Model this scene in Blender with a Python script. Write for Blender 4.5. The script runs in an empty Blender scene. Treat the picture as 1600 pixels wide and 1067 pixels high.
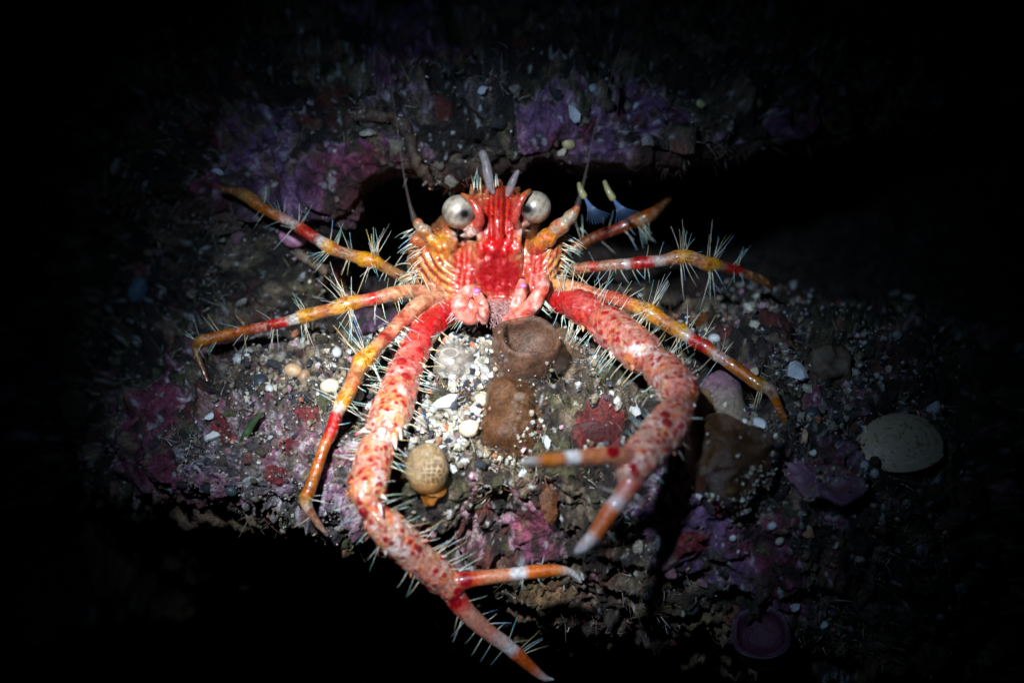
import bpy, math, random
import numpy as np
from mathutils import Vector, Matrix
from mathutils.bvhtree import BVHTree
from mathutils.kdtree import KDTree

random.seed(7)
RNG = np.random.default_rng(7)
SC = bpy.context.scene
COL = SC.collection
SC.unit_settings.scale_length = 0.01          # one unit is one centimetre: the animal is thumbnail sized

# ------------------------------------------------------------------ camera
PITCH = math.radians(35.0)
DIST = 20.0
F = np.array([0.0, math.cos(PITCH), -math.sin(PITCH)])     # viewing direction
U = np.array([0.0, math.sin(PITCH), math.cos(PITCH)])
R = np.array([1.0, 0.0, 0.0])
CAM = -F * DIST

def P(px, py, d):
    """world point seen at photo pixel (px,py), d cm nearer than the animal's face plane"""
    px, py, d = np.broadcast_arrays(np.asarray(px, float), np.asarray(py, float), np.asarray(d, float))
    k = (DIST - d) / DIST
    a = ((px - 800.0) / 200.0 * k)[..., None]
    b = ((533.5 - py) / 200.0 * k)[..., None]
    return a * R + b * U - d[..., None] * F

def V(px, py, d):
    return Vector(P(px, py, d))

def pix(pts):
    """inverse of P for an array of world points"""
    dd = -(pts @ F)
    k = (DIST - dd) / DIST
    return pts @ R / k * 200 + 800, 533.5 - pts @ U / k * 200, dd

cam_data = bpy.data.cameras.new('camera')
cam = bpy.data.objects.new('camera', cam_data)
COL.objects.link(cam)
cam.location = CAM
cam.rotation_euler = (math.pi / 2 - PITCH, 0, 0)
cam_data.sensor_width = 36.0
cam_data.lens = 90.0
cam_data.clip_start = 0.1
cam_data.clip_end = 500.0
cam_data.dof.use_dof = True
cam_data.dof.focus_distance = DIST - 0.55
cam_data.dof.aperture_fstop = 0.28
SC.camera = cam

# ------------------------------------------------------------------ deep dim water all round, one strobe lamp
world = bpy.data.worlds.new('World')
SC.world = world
world.use_nodes = True
bgn = world.node_tree.nodes['Background']
bgn.inputs['Color'].default_value = (0.10, 0.35, 1.0, 1)
bgn.inputs['Strength'].default_value = 0.0006

aim = V(722, 592, 0.6)
lamp_data = bpy.data.lights.new('strobe_lamp', 'SPOT')
lamp_data.energy = 53000.0
lamp_data.color = (0.91, 0.965, 1.0)
lamp_data.shadow_soft_size = 0.5
lamp_data.spot_size = 2 * math.atan(5.2 / 17.5)
lamp_data.spot_blend = 1.0
# beam profile of the narrow strobe: a soft bright core with a weak bluish skirt
lamp_data.use_nodes = True
_nt = lamp_data.node_tree; _N = _nt.nodes; _L = _nt.links
_em = [n for n in _N if n.type == 'EMISSION'][0]
_tc = _N.new('ShaderNodeTexCoord'); _sx = _N.new('ShaderNodeSeparateXYZ')
_L.new(_tc.outputs['Normal'], _sx.inputs[0])
def _m(op, a, b=None):
    n = _N.new('ShaderNodeMath'); n.operation = op
    for i, q in enumerate((a, b)):
        if q is None: continue
        if isinstance(q, (int, float)): n.inputs[i].default_value = q
        else: _L.new(q, n.inputs[i])
    return n.outputs[0]
_z2 = _m('MULTIPLY', _sx.outputs[2], _sx.outputs[2])
_t2 = _m('DIVIDE', _m('SUBTRACT', 1.0, _z2), _z2)                      # tan squared of the angle off the beam axis
_g = _m('EXPONENT', _m('MULTIPLY', _t2, -1.0 / (1.60 / 17.5) ** 2))
_L.new(_m('ADD', _m('MULTIPLY', _g, 0.987), 0.013), _em.inputs['Strength'])
_mc = _N.new('ShaderNodeMix'); _mc.data_type = 'RGBA'
_mc.inputs[6].default_value = (.42, .66, 1.0, 1); _mc.inputs[7].default_value = (1, 1, 1, 1)
_L.new(_m('MINIMUM', _m('MULTIPLY', _g, 1.9), 1.0), _mc.inputs[0]); _L.new(_mc.outputs[2], _em.inputs['Color'])
lamp = bpy.data.objects.new('strobe_lamp', lamp_data)
COL.objects.link(lamp)
lamp.location = aim + Vector(R) * -3.0 + Vector(U) * 5.4 - Vector(F) * 16.2
lamp.rotation_euler = (aim - lamp.location).to_track_quat('-Z', 'Y').to_euler()

SC.view_settings.view_transform = 'Standard'
SC.view_settings.look = 'None'
SC.view_settings.exposure = 0.0
SC.view_settings.gamma = 1.0
SC.view_settings.use_curve_mapping = False
SC.render.engine = 'CYCLES'
SC.cycles.max_bounces = 6
SC.cycles.diffuse_bounces = 1
SC.cycles.transparent_max_bounces = 12
SC.cycles.use_denoising = True
SC.cycles.use_adaptive_sampling = True
SC.cycles.adaptive_threshold = 0.01

# ------------------------------------------------------------------ noise
def _h(ix, iy, iz, seed):
    h = (ix.astype(np.int64) * 374761393 + iy.astype(np.int64) * 668265263 + iz.astype(np.int64) * 2147483647 + seed * 974634777) & 0xFFFFFFFF
    h = ((h ^ (h >> 13)) * 1274126177) & 0xFFFFFFFF
    h = ((h ^ (h >> 16)) * 2246822519) & 0xFFFFFFFF
    return ((h ^ (h >> 15)) & 0xFFFFFF) / float(0xFFFFFF)

def vnoise(p, f, seed=0):
    q = p * f + 100.37
    i = np.floor(q); t = q - i
    t = t * t * t * (t * (t * 6 - 15) + 10)
    i = i.astype(np.int64)
    out = 0
    for a in (0, 1):
        wx = t[:, 0] if a else 1 - t[:, 0]
        for b in (0, 1):
            wy = t[:, 1] if b else 1 - t[:, 1]
            for c in (0, 1):
                wz = t[:, 2] if c else 1 - t[:, 2]
                out = out + wx * wy * wz * _h(i[:, 0] + a, i[:, 1] + b, i[:, 2] + c, seed)
    return out * 2 - 1

def fbm(p, f, octv=4, seed=0, gain=0.5, ridged=False):
    s = 0; amp = 1; tot = 0
    for o in range(octv):
        n = vnoise(p + o * 7.3, f, seed + o)
        if ridged: n = 1 - 2 * np.abs(n)
        s = s + amp * n; tot += amp
        amp *= gain; f *= 2.07
    return s / tot

def worley(p, f, seed=0, jit=0.95):
    q = p * f + 50.5
    i = np.floor(q).astype(np.int64); fr = q - i
    best = np.full(len(p), 9.0); cid = np.zeros(len(p))
    for a in (-1, 0, 1):
        for b in (-1, 0, 1):
            for c in (-1, 0, 1):
                jx, jy, jz = i[:, 0] + a, i[:, 1] + b, i[:, 2] + c
                dx = a + 0.5 + jit * (_h(jx, jy, jz, seed) - .5) - fr[:, 0]
                dy = b + 0.5 + jit * (_h(jx, jy, jz, seed + 11) - .5) - fr[:, 1]
                dz = c + 0.5 + jit * (_h(jx, jy, jz, seed + 23) - .5) - fr[:, 2]
                dd = dx * dx + dy * dy + dz * dz
                m = dd < best
                best = np.where(m, dd, best)
                cid = np.where(m, _h(jx, jy, jz, seed + 37), cid)
    return np.sqrt(best), cid

def sstep(a, b, x):
    t = np.clip((x - a) / (b - a), 0, 1)
    return t * t * (3 - 2 * t)

# ------------------------------------------------------------------ mesh helpers
def make_mesh(name, verts, faces, cols=None, smooth=True):
    me = bpy.data.meshes.new(name)
    verts = np.asarray(verts, np.float32)
    if isinstance(faces, np.ndarray):
        n = faces.shape[1]
        me.vertices.add(len(verts)); me.vertices.foreach_set('co', verts.ravel())
        me.loops.add(faces.size); me.loops.foreach_set('vertex_index', faces.astype(np.int32).ravel())
        me.polygons.add(len(faces)); me.polygons.foreach_set('loop_start', np.arange(0, faces.size, n, dtype=np.int32))
        me.update(calc_edges=True)
    else:
        me.from_pydata([tuple(v) for v in verts], [], faces)
    if cols is not None:
        set_cols(me, cols)
    me.polygons.foreach_set('use_smooth', np.full(len(me.polygons), smooth, bool))
    me.update()
    return me

def set_cols(me, cols):
    at = me.attributes.new('Col', 'FLOAT_COLOR', 'POINT')
    c = np.ones((len(me.vertices), 4), np.float32); c[:, :3] = cols
    at.data.foreach_set('color', c.ravel())

def obj(name, me, mat, parent=None, loc=None, kind=None):
    o = bpy.data.objects.new(name, me)
    COL.objects.link(o)
    if mat is not None and not me.materials: me.materials.append(mat)
    if parent is not None: o.parent = parent
    if loc is not None: o.location = loc
    if kind: o['kind'] = kind
    return o

def tag(o, label, cat, group=None, kind=None):
    o['label'] = label; o['category'] = cat
    if group: o['group'] = group
    if kind: o['kind'] = kind
    return o

def empty(name, loc):
    o = bpy.data.objects.new(name, None); COL.objects.link(o); o.location = loc
    o.empty_display_size = 0.1
    return o

def recentre(me, c):
    """shift mesh data so that its object can sit at c"""
    n = len(me.vertices); a = np.empty(n * 3, np.float32); me.vertices.foreach_get('co', a)
    a = a.reshape(-1, 3) - np.asarray(c, np.float32); me.vertices.foreach_set('co', a.ravel()); me.update()

class MB:
    """collects closed shapes with vertex colours"""
    def __init__(s): s.v = []; s.f = []; s.c = []; s.t = []; s.n = 0
    def add(s, v, f, c, t=0):
        v = np.asarray(v, float); c = np.asarray(c, float)
        if c.ndim == 1: c = np.tile(c, (len(v), 1))
        s.v.append(v); s.c.append(c); s.t.append(np.full(len(v), t))
        s.f += [tuple(i + s.n for i in q) for q in f]; s.n += len(v)
    def arrays(s): return np.concatenate(s.v), s.f, np.concatenate(s.c), np.concatenate(s.t)
    def mesh(s, name, smooth=True):
        v, f, c, t = s.arrays()
        return make_mesh(name, v, f, c, smooth)

def crom(pts, n):
    """Catmull-Rom through rows of pts, about n samples, evenly by length of first three columns"""
    p = np.asarray(pts, float)
    q = np.vstack([2 * p[0] - p[1], p, 2 * p[-1] - p[-2]])
    out = []
    for i in range(1, len(q) - 2):
        t = np.linspace(0, 1, 24, endpoint=False)[:, None]
        a, b, c, d = q[i - 1], q[i], q[i + 1], q[i + 2]
        out.append(0.5 * ((2 * b) + (c - a) * t + (2 * a - 5 * b + 4 * c - d) * t ** 2 + (3 * b - a - 3 * c + d) * t ** 3))
    out = np.vstack(out + [p[-1:]])
    L = np.concatenate([[0], np.cumsum(np.linalg.norm(np.diff(out[:, :3], axis=0), axis=1))])
    s = np.linspace(0, L[-1], n)
    return np.stack([np.interp(s, L, out[:, k]) for k in range(out.shape[1])], 1), L[-1]

def frames(c):
    t = np.gradient(c, axis=0); t /= np.linalg.norm(t, axis=1, keepdims=True) + 1e-9
    ref = -F if abs(t[0] @ F) < .9 else U
    n = np.empty_like(t)
    a = ref - (ref @ t[0]) * t[0]; n[0] = a / np.linalg.norm(a)
    for i in range(1, len(c)):
        a = n[i - 1] - (n[i - 1] @ t[i]) * t[i]; n[i] = a / (np.linalg.norm(a) + 1e-9)
    return t, n, np.cross(t, n)

def tube(mb, c, r, cols, sides=18, flat=1.0, tid=0, round_ends=True):
    """closed tube; c (n,3), r (n,), cols (n,3)"""
    c = np.asarray(c, float); r = np.asarray(r, float).copy(); cols = np.asarray(cols, float)
    if cols.ndim == 1: cols = np.tile(cols, (len(c), 1))
    t, n, b = frames(c)
    if round_ends:
        for e, sgn in ((0, -1), (-1, 1)):
            k = 4
            for j in range(1, k + 1):
                ang = j / k * math.pi / 2
                pc = c[e] + sgn * t[e] * r[e] * math.sin(ang)
                rr = r[e] * max(math.cos(ang), .04)
                if e == 0:
                    ext_s = (pc, rr) if j == 1 else ext_s + (pc, rr)
                else:
                    ext_e = (pc, rr) if j == 1 else ext_e + (pc, rr)
        S = [(ext_s[i], ext_s[i + 1]) for i in range(0, len(ext_s), 2)][::-1]
        E = [(ext_e[i], ext_e[i + 1]) for i in range(0, len(ext_e), 2)]
        c = np.vstack([[q[0] for q in S], c, [q[0] for q in E]])
        r = np.concatenate([[q[1] for q in S], r, [q[1] for q in E]])
        cols = np.vstack([np.tile(cols[0], (4, 1)), cols, np.tile(cols[-1], (4, 1))])
        n = np.vstack([np.tile(n[0], (4, 1)), n, np.tile(n[-1], (4, 1))])
        b = np.vstack([np.tile(b[0], (4, 1)), b, np.tile(b[-1], (4, 1))])
    th = np.linspace(0, 2 * math.pi, sides, endpoint=False)
    ring = np.cos(th)[None, :, None] * n[:, None] * flat + np.sin(th)[None, :, None] * b[:, None]
    v = c[:, None] + ring * r[:, None, None]
    m = len(c)
    f = []
    for i in range(m - 1):
        for j in range(sides):
            k = (j + 1) % sides
            f.append((i * sides + j, i * sides + k, (i + 1) * sides + k, (i + 1) * sides + j))
    f.append(tuple(range(sides))[::-1]); f.append(tuple((m - 1) * sides + j for j in range(sides)))
    mb.add(v.reshape(-1, 3), f, np.repeat(cols, sides, axis=0), tid)

def ellipsoid(mb, c, rad, col, nu=24, nv=14, tid=0, axes=None):
    A = np.array([R, U, -F]) if axes is None else axes
    v = []; f = []
    for i in range(nv + 1):
        ph = math.pi * (i / nv)
        for j in range(nu):
            th = 2 * math.pi * j / nu
            q = np.array([math.sin(ph) * math.cos(th) * rad[0], math.cos(ph) * rad[1], math.sin(ph) * math.sin(th) * rad[2]])
            if i in (0, nv): q = np.array([1e-4 * math.cos(th), math.cos(ph) * rad[1], 1e-4 * math.sin(th)])
            v.append(np.asarray(c) + q @ A)
    for i in range(nv):
        for j in range(nu):
            k = (j + 1) % nu
            f.append((i * nu + j, i * nu + k, (i + 1) * nu + k, (i + 1) * nu + j))
    f.append(tuple(range(nu))[::-1]); f.append(tuple(nv * nu + j for j in range(nu)))
    mb.add(v, f, col, tid)

# ------------------------------------------------------------------ materials
def nodes_of(name):
    m = bpy.data.materials.new(name); m.use_nodes = True
    nt = m.node_tree
    return m, nt, nt.nodes['Principled BSDF']

def col_material(name, rough=0.5, spec=0.5, sss=0.0, sss_r=(.06, .03, .02), bump=0.0, bscale=40.0, bdist=0.02,
                 var=0.0, vscale=60.0, alpha=1.0, transm=0.0, coat=0.0, rvar=0.0):
    m, nt, b = nodes_of(name)
    N = nt.nodes; L = nt.links
    at = N.new('ShaderNodeAttribute'); at.attribute_name = 'Col'
    tc = N.new('ShaderNodeTexCoord')
    src = at.outputs['Color']
    if var > 0:
        nz = N.new('ShaderNodeTexNoise'); nz.inputs['Scale'].default_value = vscale
        nz.inputs['Detail'].default_value = 6; nz.inputs['Roughness'].default_value = .7
        L.new(tc.outputs['Object'], nz.inputs['Vector'])
        mr = N.new('ShaderNodeMapRange'); mr.inputs[1].default_value = .25; mr.inputs[2].default_value = .75
        mr.inputs[3].default_value = 1 - var; mr.inputs[4].default_value = 1 + var
        L.new(nz.outputs['Fac'], mr.inputs[0])
        mx = N.new('ShaderNodeMix'); mx.data_type = 'RGBA'; mx.blend_type = 'MULTIPLY'; mx.inputs[0].default_value = 1
        L.new(src, mx.inputs[6]); L.new(mr.outputs[0], mx.inputs[7])
        src = mx.outputs[2]
        if rvar > 0:
            m2 = N.new('ShaderNodeMapRange'); m2.inputs[1].default_value = .3; m2.inputs[2].default_value = .7
            m2.inputs[3].default_value = max(rough - rvar, .05); m2.inputs[4].default_value = min(rough + rvar, 1)
            L.new(nz.outputs['Fac'], m2.inputs[0]); L.new(m2.outputs[0], b.inputs['Roughness'])
    L.new(src, b.inputs['Base Color'])
    if not rvar: b.inputs['Roughness'].default_value = rough
    b.inputs['Specular IOR Level'].default_value = spec
    b.inputs['Subsurface Weight'].default_value = sss
    b.inputs['Subsurface Radius'].default_value = sss_r
    b.inputs['Subsurface Scale'].default_value = 1.0
    b.inputs['Alpha'].default_value = alpha
    b.inputs['Transmission Weight'].default_value = transm
    b.inputs['Coat Weight'].default_value = coat
    b.inputs['Coat Roughness'].default_value = .13
    if bump > 0:
        n2 = N.new('ShaderNodeTexNoise'); n2.inputs['Scale'].default_value = bscale
        n2.inputs['Detail'].default_value = 7; n2.inputs['Roughness'].default_value = .65
        L.new(tc.outputs['Object'], n2.inputs['Vector'])
        bp = N.new('ShaderNodeBump'); bp.inputs['Strength'].default_value = bump; bp.inputs['Distance'].default_value = bdist
        L.new(n2.outputs['Fac'], bp.inputs['Height']); L.new(bp.outputs[0], b.inputs['Normal'])
    return m

M_ROCK = col_material('reef_rock', rough=.62, spec=.4, bump=1.0, bscale=30, bdist=.05, var=.75, vscale=42, rvar=.28)
M_SAND = col_material('sand_grain', rough=.22, spec=.6, sss=.0, var=.5, vscale=50, bump=.4, bscale=60, bdist=.01)
M_SHELL = col_material('shell_chip', rough=.4, spec=.5, bump=.4, bscale=50, bdist=.01, var=.25, vscale=30)
M_TURF = col_material('turf_filament', rough=.6, spec=.3)
M_SHELLFISH = col_material('lobster_shell', rough=.30, spec=.55, sss=.10, sss_r=(.04, .012, .008), bump=.45, bscale=40, bdist=.016, var=.6, vscale=40, coat=.7, rvar=.12)
M_BRISTLE = col_material('bristle', rough=.3, spec=.8)
M_EYE = col_material('eye_pearl', rough=.22, spec=.6, bump=.12, bscale=60, bdist=.006, var=.3, vscale=60, coat=.8)
M_EYE.node_tree.nodes['Principled BSDF'].inputs['Metallic'].default_value = .35
M_EYE.node_tree.nodes['Principled BSDF'].inputs['Roughness'].default_value = .40
M_CLEAR = col_material('clear_limb', rough=.2, spec=.6, alpha=.38)
M_WHIP = col_material('whip_feeler', rough=.3, spec=.3, alpha=.13)
M_CLUB = col_material('club_feeler', rough=.3, spec=.5, alpha=.36, var=.6, vscale=16)
M_TUNIC = col_material('tunicate_skin', rough=.38, spec=.4, sss=.5, sss_r=(.05, .025, .014), bump=.5, bscale=34, bdist=.03, var=.7, vscale=24, alpha=.66)
M_GLASSY = col_material('glassy_tunicate', rough=.12, spec=.7, alpha=.45, var=.3, vscale=20, bump=.3, bscale=14, bdist=.02)
M_CRUST = col_material('crust', rough=.55, spec=.4, bump=.7, bscale=30, bdist=.02, var=.4, vscale=30)

# ------------------------------------------------------------------ the reef: a ledge, a crevice and an overhang
# profile stations: photo column -> 18 points (photo row, depth) from under the ledge, round its lip, into the crevice, out along the roof and up
ST = {
 -500: [(1100,-7),(900,-6),(850,-5.2),(800,-4.8),(740,-4.6),(700,-4.5),(660,-4.6),(620,-4.7),(580,-4.9),(540,-5),(470,-5.1),(390,-5.1),(330,-5),(280,-5),(220,-5),(150,-5.2),(60,-5.6),(-120,-6.5)],
  60: [(1000,-6),(830,-4.6),(790,-3.6),(760,-3.1),(725,-2.8),(690,-2.7),(650,-2.75),(620,-2.85),(580,-3),(530,-3.1),(455,-3.1),(385,-3.1),(330,-3),(280,-2.9),(220,-2.9),(150,-3.1),(60,-3.6),(-120,-5)],
  170: [(960,-4.5),(810,-2.6),(770,-1.6),(745,-1.1),(715,-.85),(680,-.8),(640,-.95),(600,-1.2),(560,-1.5),(520,-1.7),(450,-1.9),(380,-2),(330,-1.9),(280,-1.8),(220,-1.9),(150,-2.1),(60,-2.7),(-120,-4.2)],
  240: [(950,-3.8),(800,-1.9),(765,-.7),(745,-.2),(715,.0),(675,.0),(635,-.25),(595,-.6),(560,-.9),(520,-1.15),(450,-1.35),(380,-1.45),(330,-1.35),(280,-1.25),(220,-1.35),(150,-1.6),(60,-2.2),(-120,-4)],
  350: [(950,-3.4),(840,-1.1),(806,.0),(790,.45),(755,.68),(705,.62),(650,.32),(592,-.1),(545,-.5),(500,-.8),(440,-.98),(380,-1.0),(330,-.92),(280,-.8),(220,-.9),(150,-1.2),(60,-1.9),(-120,-3.8)],
  500: [(960,-3.2),(862,-.8),(822,.3),(806,.75),(772,.98),(725,.95),(655,.6),(592,.15),(540,-.22),(505,-.48),(450,-.62),(385,-.68),(335,-.62),(290,-.45),(220,-.5),(150,-.75),(60,-1.5),(-120,-3.5)],
  570: [(980,-3.2),(890,-.8),(848,.35),(822,.8),(785,1.05),(728,1.05),(655,.7),(595,.25),(535,-.2),(490,-1.0),(405,-2.2),(310,-2.0),(288,-.6),(262,-.38),(205,-.4),(140,-.7),(60,-1.5),(-120,-3.5)],
  680: [(1020,-3.2),(930,-.7),(890,.35),(852,.75),(798,1.05),(725,1.12),(658,.78),(596,.32),(530,-.2),(485,-1.1),(395,-2.8),(290,-2.6),(282,-.6),(250,-.35),(190,-.35),(130,-.7),(60,-1.5),(-120,-3.5)],
  800: [(1060,-3.2),(990,-.7),(940,.3),(880,.72),(795,1.05),(722,1.15),(660,.82),(600,.38),(530,-.18),(482,-1.1),(395,-2.9),(285,-2.7),(268,-.6),(238,-.32),(185,-.32),(130,-.68),(55,-1.5),(-120,-3.5)],
  950: [(1100,-3.2),(1020,-.7),(975,.3),(900,.75),(805,1.1),(730,1.2),(662,.85),(596,.36),(525,-.22),(480,-1.1),(390,-2.9),(280,-2.7),(262,-.6),(235,-.35),(180,-.38),(125,-.75),(50,-1.6),(-120,-3.5)],
 1100: [(1120,-3.2),(1040,-.7),(985,.45),(925,.95),(840,1.3),(765,1.38),(690,.95),(610,.4),(520,-.3),(485,-1.2),(395,-3.0),(270,-2.8),(250,-.9),(225,-.65),(170,-.75),(115,-1.1),(45,-1.9),(-120,-3.7)],
 1250: [(1140,-3.2),(1065,-.5),(1010,.5),(945,1.0),(862,1.3),(785,1.35),(705,1.0),(618,.4),(525,-.35),(490,-1.3),(400,-3.1),(250,-2.9),(225,-1.4),(205,-1.1),(150,-1.2),(100,-1.6),(40,-2.3),(-120,-4)],
 1400: [(1180,-3.2),(1110,-.6),(1050,.4),(965,.85),(880,1.1),(800,1.15),(715,.85),(630,.3),(545,-.4),(505,-1.3),(410,-3.1),(230,-3.0),(205,-2.0),(185,-1.7),(140,-1.8),(95,-2.1),(40,-2.8),(-120,-4.3)],
 1600: [(1200,-3.5),(1130,-1.2),(1070,-.4),(985,.1),(900,.3),(820,.3),(735,.0),(650,-.5),(570,-1.1),(525,-1.9),(420,-3.4),(220,-3.5),(195,-2.9),(175,-2.7),(135,-2.7),(90,-3),(40,-3.6),(-120,-5)],
 2200: [(1300,-7),(1160,-5),(1110,-4),(1020,-3.6),(930,-3.4),(850,-3.4),(770,-3.6),(690,-4),(610,-4.4),(550,-5),(430,-5.4),(215,-5.4),(190,-5.2),(170,-5.1),(130,-5.1),(90,-5.3),(40,-5.8),(-120,-7)],
}
SEG_N = [10, 26, 30, 36, 46, 46, 46, 46, 30, 26, 20, 64, 36, 40, 36, 34, 30]     # samples on each span
xs = np.array(sorted(ST)); tab = np.array([ST[x] for x in xs], float)            # (S,18,2)
colx = np.concatenate([np.linspace(-500, 140, 60, endpoint=False), np.linspace(140, 1480, 610, endpoint=False), np.linspace(1480, 2200, 70)])

def smooth_interp(x, xp, yp):
    """cubic Hermite with finite-difference slopes"""
    i = np.clip(np.searchsorted(xp, x) - 1, 0, len(xp) - 2)
    m = np.empty_like(yp)
    s = (yp[1:] - yp[:-1]) / (xp[1:] - xp[:-1])[:, None]
    m[0] = s[0]; m[-1] = s[-1]; m[1:-1] = np.where(s[1:] * s[:-1] > 0, .5 * (s[1:] + s[:-1]), .25 * (s[1:] + s[:-1]))
    h = (xp[i + 1] - xp[i])[:, None]; t = ((x - xp[i]) / (xp[i + 1] - xp[i]))[:, None]
    return (2*t**3-3*t**2+1)*yp[i] + (t**3-2*t**2+t)*h*m[i] + (-2*t**3+3*t**2)*yp[i+1] + (t**3-t**2)*h*m[i+1]

prof = smooth_interp(colx, xs.astype(float), tab.reshape(len(xs), -1)).reshape(len(colx), 18, 2)
rows = []; vpar = []
q = np.concatenate([2 * prof[:, :1] - prof[:, 1:2], prof, 2 * prof[:, -1:] - prof[:, -2:-1]], axis=1)
for k in range(17):
    a, b, c, d = q[:, k], q[:, k + 1], q[:, k + 2], q[:, k + 3]
    for t in np.linspace(0, 1, SEG_N[k], endpoint=False):
        rows.append(0.5 * (2*b + (c - a) * t + (2*a - 5*b + 4*c - d) * t*t + (3*b - a - 3*c + d) * t**3)); vpar.append(k + t)
rows.append(prof[:, -1]); vpar.append(17.0)
G = np.stack(rows, 0)                       # (nv, nu, 2)
vpar = np.array(vpar)
_lx = np.stack([colx / 100.0, np.zeros_like(colx), np.zeros_like(colx)], 1)
_lip = np.exp(-((vpar - 12.2) / .9) ** 2)[:, None] * (sstep(520, 580, colx) * (1 - sstep(1250, 1500, colx)))[None]
G[..., 0] += _lip * (20 * vnoise(_lx, .9, 301) + 12 * vnoise(_lx, 2.3, 302) + 5 * vnoise(_lx, 6, 303))[None]
G[..., 1] += _lip * (.16 * vnoise(_lx, 1.1, 304) + .08 * vnoise(_lx, 3.1, 305))[None]
_sh = np.exp(-((vpar - 6.6) / 1.6) ** 2)[:, None] * (sstep(1080, 1200, colx))[None]
_lq = np.stack([np.tile(colx / 100.0, (len(vpar), 1)).ravel(), np.repeat(vpar, len(colx)) * 1.1, np.zeros(len(vpar) * len(colx))], 1)
G[..., 1] += _sh * (.30 * vnoise(_lq, 1.0, 306) + .14 * vnoise(_lq, 2.2, 307)).reshape(len(vpar), len(colx))
nv, nu = G.shape[:2]
PX = np.tile(colx, (nv, 1)); PY = G[..., 0]; DD = G[..., 1]
base = P(PX, PY, DD)
def grid_normals(p):
    du = np.gradient(p, axis=1); dv = np.gradient(p, axis=0)
    n = np.cross(du, dv); n /= np.linalg.norm(n, axis=2, keepdims=True) + 1e-9
    return n
nrm = grid_normals(base)
# in front of the ledge the outward side faces the camera
if (nrm[nv // 3, nu // 2] @ F) > 0: nrm = -nrm; FLIP = True
else: FLIP = False
p0 = base.reshape(-1, 3); n0 = nrm.reshape(-1, 3)
pxf, pyf = PX.ravel(), PY.ravel(); vf = np.repeat(vpar, nu)

warp = np.stack([fbm(p0, 1.6, 2, 60), fbm(p0, 1.6, 2, 61), fbm(p0, 1.6, 2, 62)], 1) * .22
pw = p0 + warp
pink_field = fbm(pw, 1.5, 4, 5)
def spots(lst):
    m = np.zeros(len(p0))
    for x, y, r, a in lst:
        m = np.maximum(m, a * np.exp(-(((pxf - x) ** 2 + (pyf - y) ** 2) / (r * r))))
    return m
pinks = spots([(480,285,85,1.25),(455,225,70,1.15),(400,250,60,.9),(330,300,60,.8),(560,260,50,.8),(235,625,70,1.2),(270,705,80,1.2),(330,760,60,1),(400,640,70,.9),(450,700,60,.7),(520,770,50,.7),(800,775,60,.30),(700,800,40,.2),(850,660,50,.45),(905,605,45,.6),(840,840,40,.8),
               (1090,830,95,1),(1180,880,80,.9),(1300,740,85,1),(1260,640,55,.8),(1340,620,40,.8),(860,205,60,1),(930,235,60,1),(1000,190,50,.7),(620,60,60,.7),(560,455,60,.7),(590,490,50,.7),(340,560,50,.8),(640,270,50,.5),(1230,930,60,.6),(960,650,50,.7)])
whites = spots([(430,715,100,1.1),(520,745,70,1),(340,710,75,.9),(470,655,50,.6),(610,720,70,.5),(690,690,60,.5),(750,150,60,.6),(660,160,40,.4),(560,200,40,.4)])
crust = np.zeros(len(p0))
for x, y, r in ((485,657,23),(346,668,16),(452,706,14),(436,742,17),(1075,760,20),(1130,800,18),(935,690,40),(1085,845,26)):
    rr = np.hypot(pxf - x, (pyf - y) * 1.25) / r + .18 * vnoise(p0, 7, 99)
    crust = np.maximum(crust, 1 - sstep(.85, 1.08, rr))
sandy = spots([(700,620,75,1),(640,600,60,.9),(740,560,50,.9),(700,540,60,.7),(860,575,60,.9),(910,560,60,.9),(1000,600,70,.9),(950,620,60,.7),(1060,540,70,.8),(1180,520,80,.9),(1250,570,80,.9),(1330,580,70,.7),(1180,660,60,.8),
               (470,580,60,.9),(520,610,45,.9),(430,570,50,.8),(390,630,30,.5),(1210,640,60,.8),(1390,770,50,.7),(1230,830,50,.7),(1300,680,50,.6),(1450,640,70,.6),(660,680,50,.7)])
sandy *= ((vf > 4.2) & (vf < 9.5)); sandy *= sstep(-.25, .25, fbm(p0, 2.6, 3, 44) + (pxf < 800) * .35)
cfield = (.06 - .30 * spots([(760,760,90,1),(700,700,80,1),(880,740,70,.8)]) + pink_field + pinks * .80 - .40 - sandy * .5 + .42 * fbm(p0, 5, 5, 6, gain=.62))
coral = sstep(.06, .13, cfield); cmargin = sstep(.06, .10, cfield) * (1 - sstep(.12, .22, cfield))
gran = sstep(.25, .7, whites + .25 * fbm(pw, 3, 3, 8))

w1, c1 = worley(pw, 2.6, 3)
w2, c2 = worley(pw, 7.5, 4)
big = fbm(pw, .9, 3, 1)
mid = fbm(pw, 3.0, 4, 2, ridged=True)
fine = fbm(p0, 11, 4, 3, gain=.6)
micro = vnoise(p0, 60, 13)
knob = np.clip(.55 - w1, 0, 1) ** .7
disp = (.16 * big + .18 * mid * (1 - .5 * coral) + .20 * (knob - .2) + .075 * np.clip(.5 - w2, -.2, 1) * (.5 + .5 * coral)
        + fine * (.085 - .045 * coral + .02 * gran) + micro * (.008 + .010 * gran - .004 * coral))
w0, c0 = worley(pw, 1.35, 7)
wallz = np.clip(sstep(10.8, 12.2, vf) + sstep(560, 460, pxf) * (vf > 8.2), 0, 1)
disp += wallz * .34 * (np.clip(.75 - w0, 0, 1) - .25) + wallz * .12 * fbm(pw, 4.5, 3, 9, ridged=True)
pits = sstep(.30, .10, w2) * (c2 > .72) * (1 - sandy)
disp -= pits * .07
disp += .03 * sstep(.06, .22, cfield) + crust * .025 - (1 - sstep(0, 1, sandy)) * 0 + sandy * -.02
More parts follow.
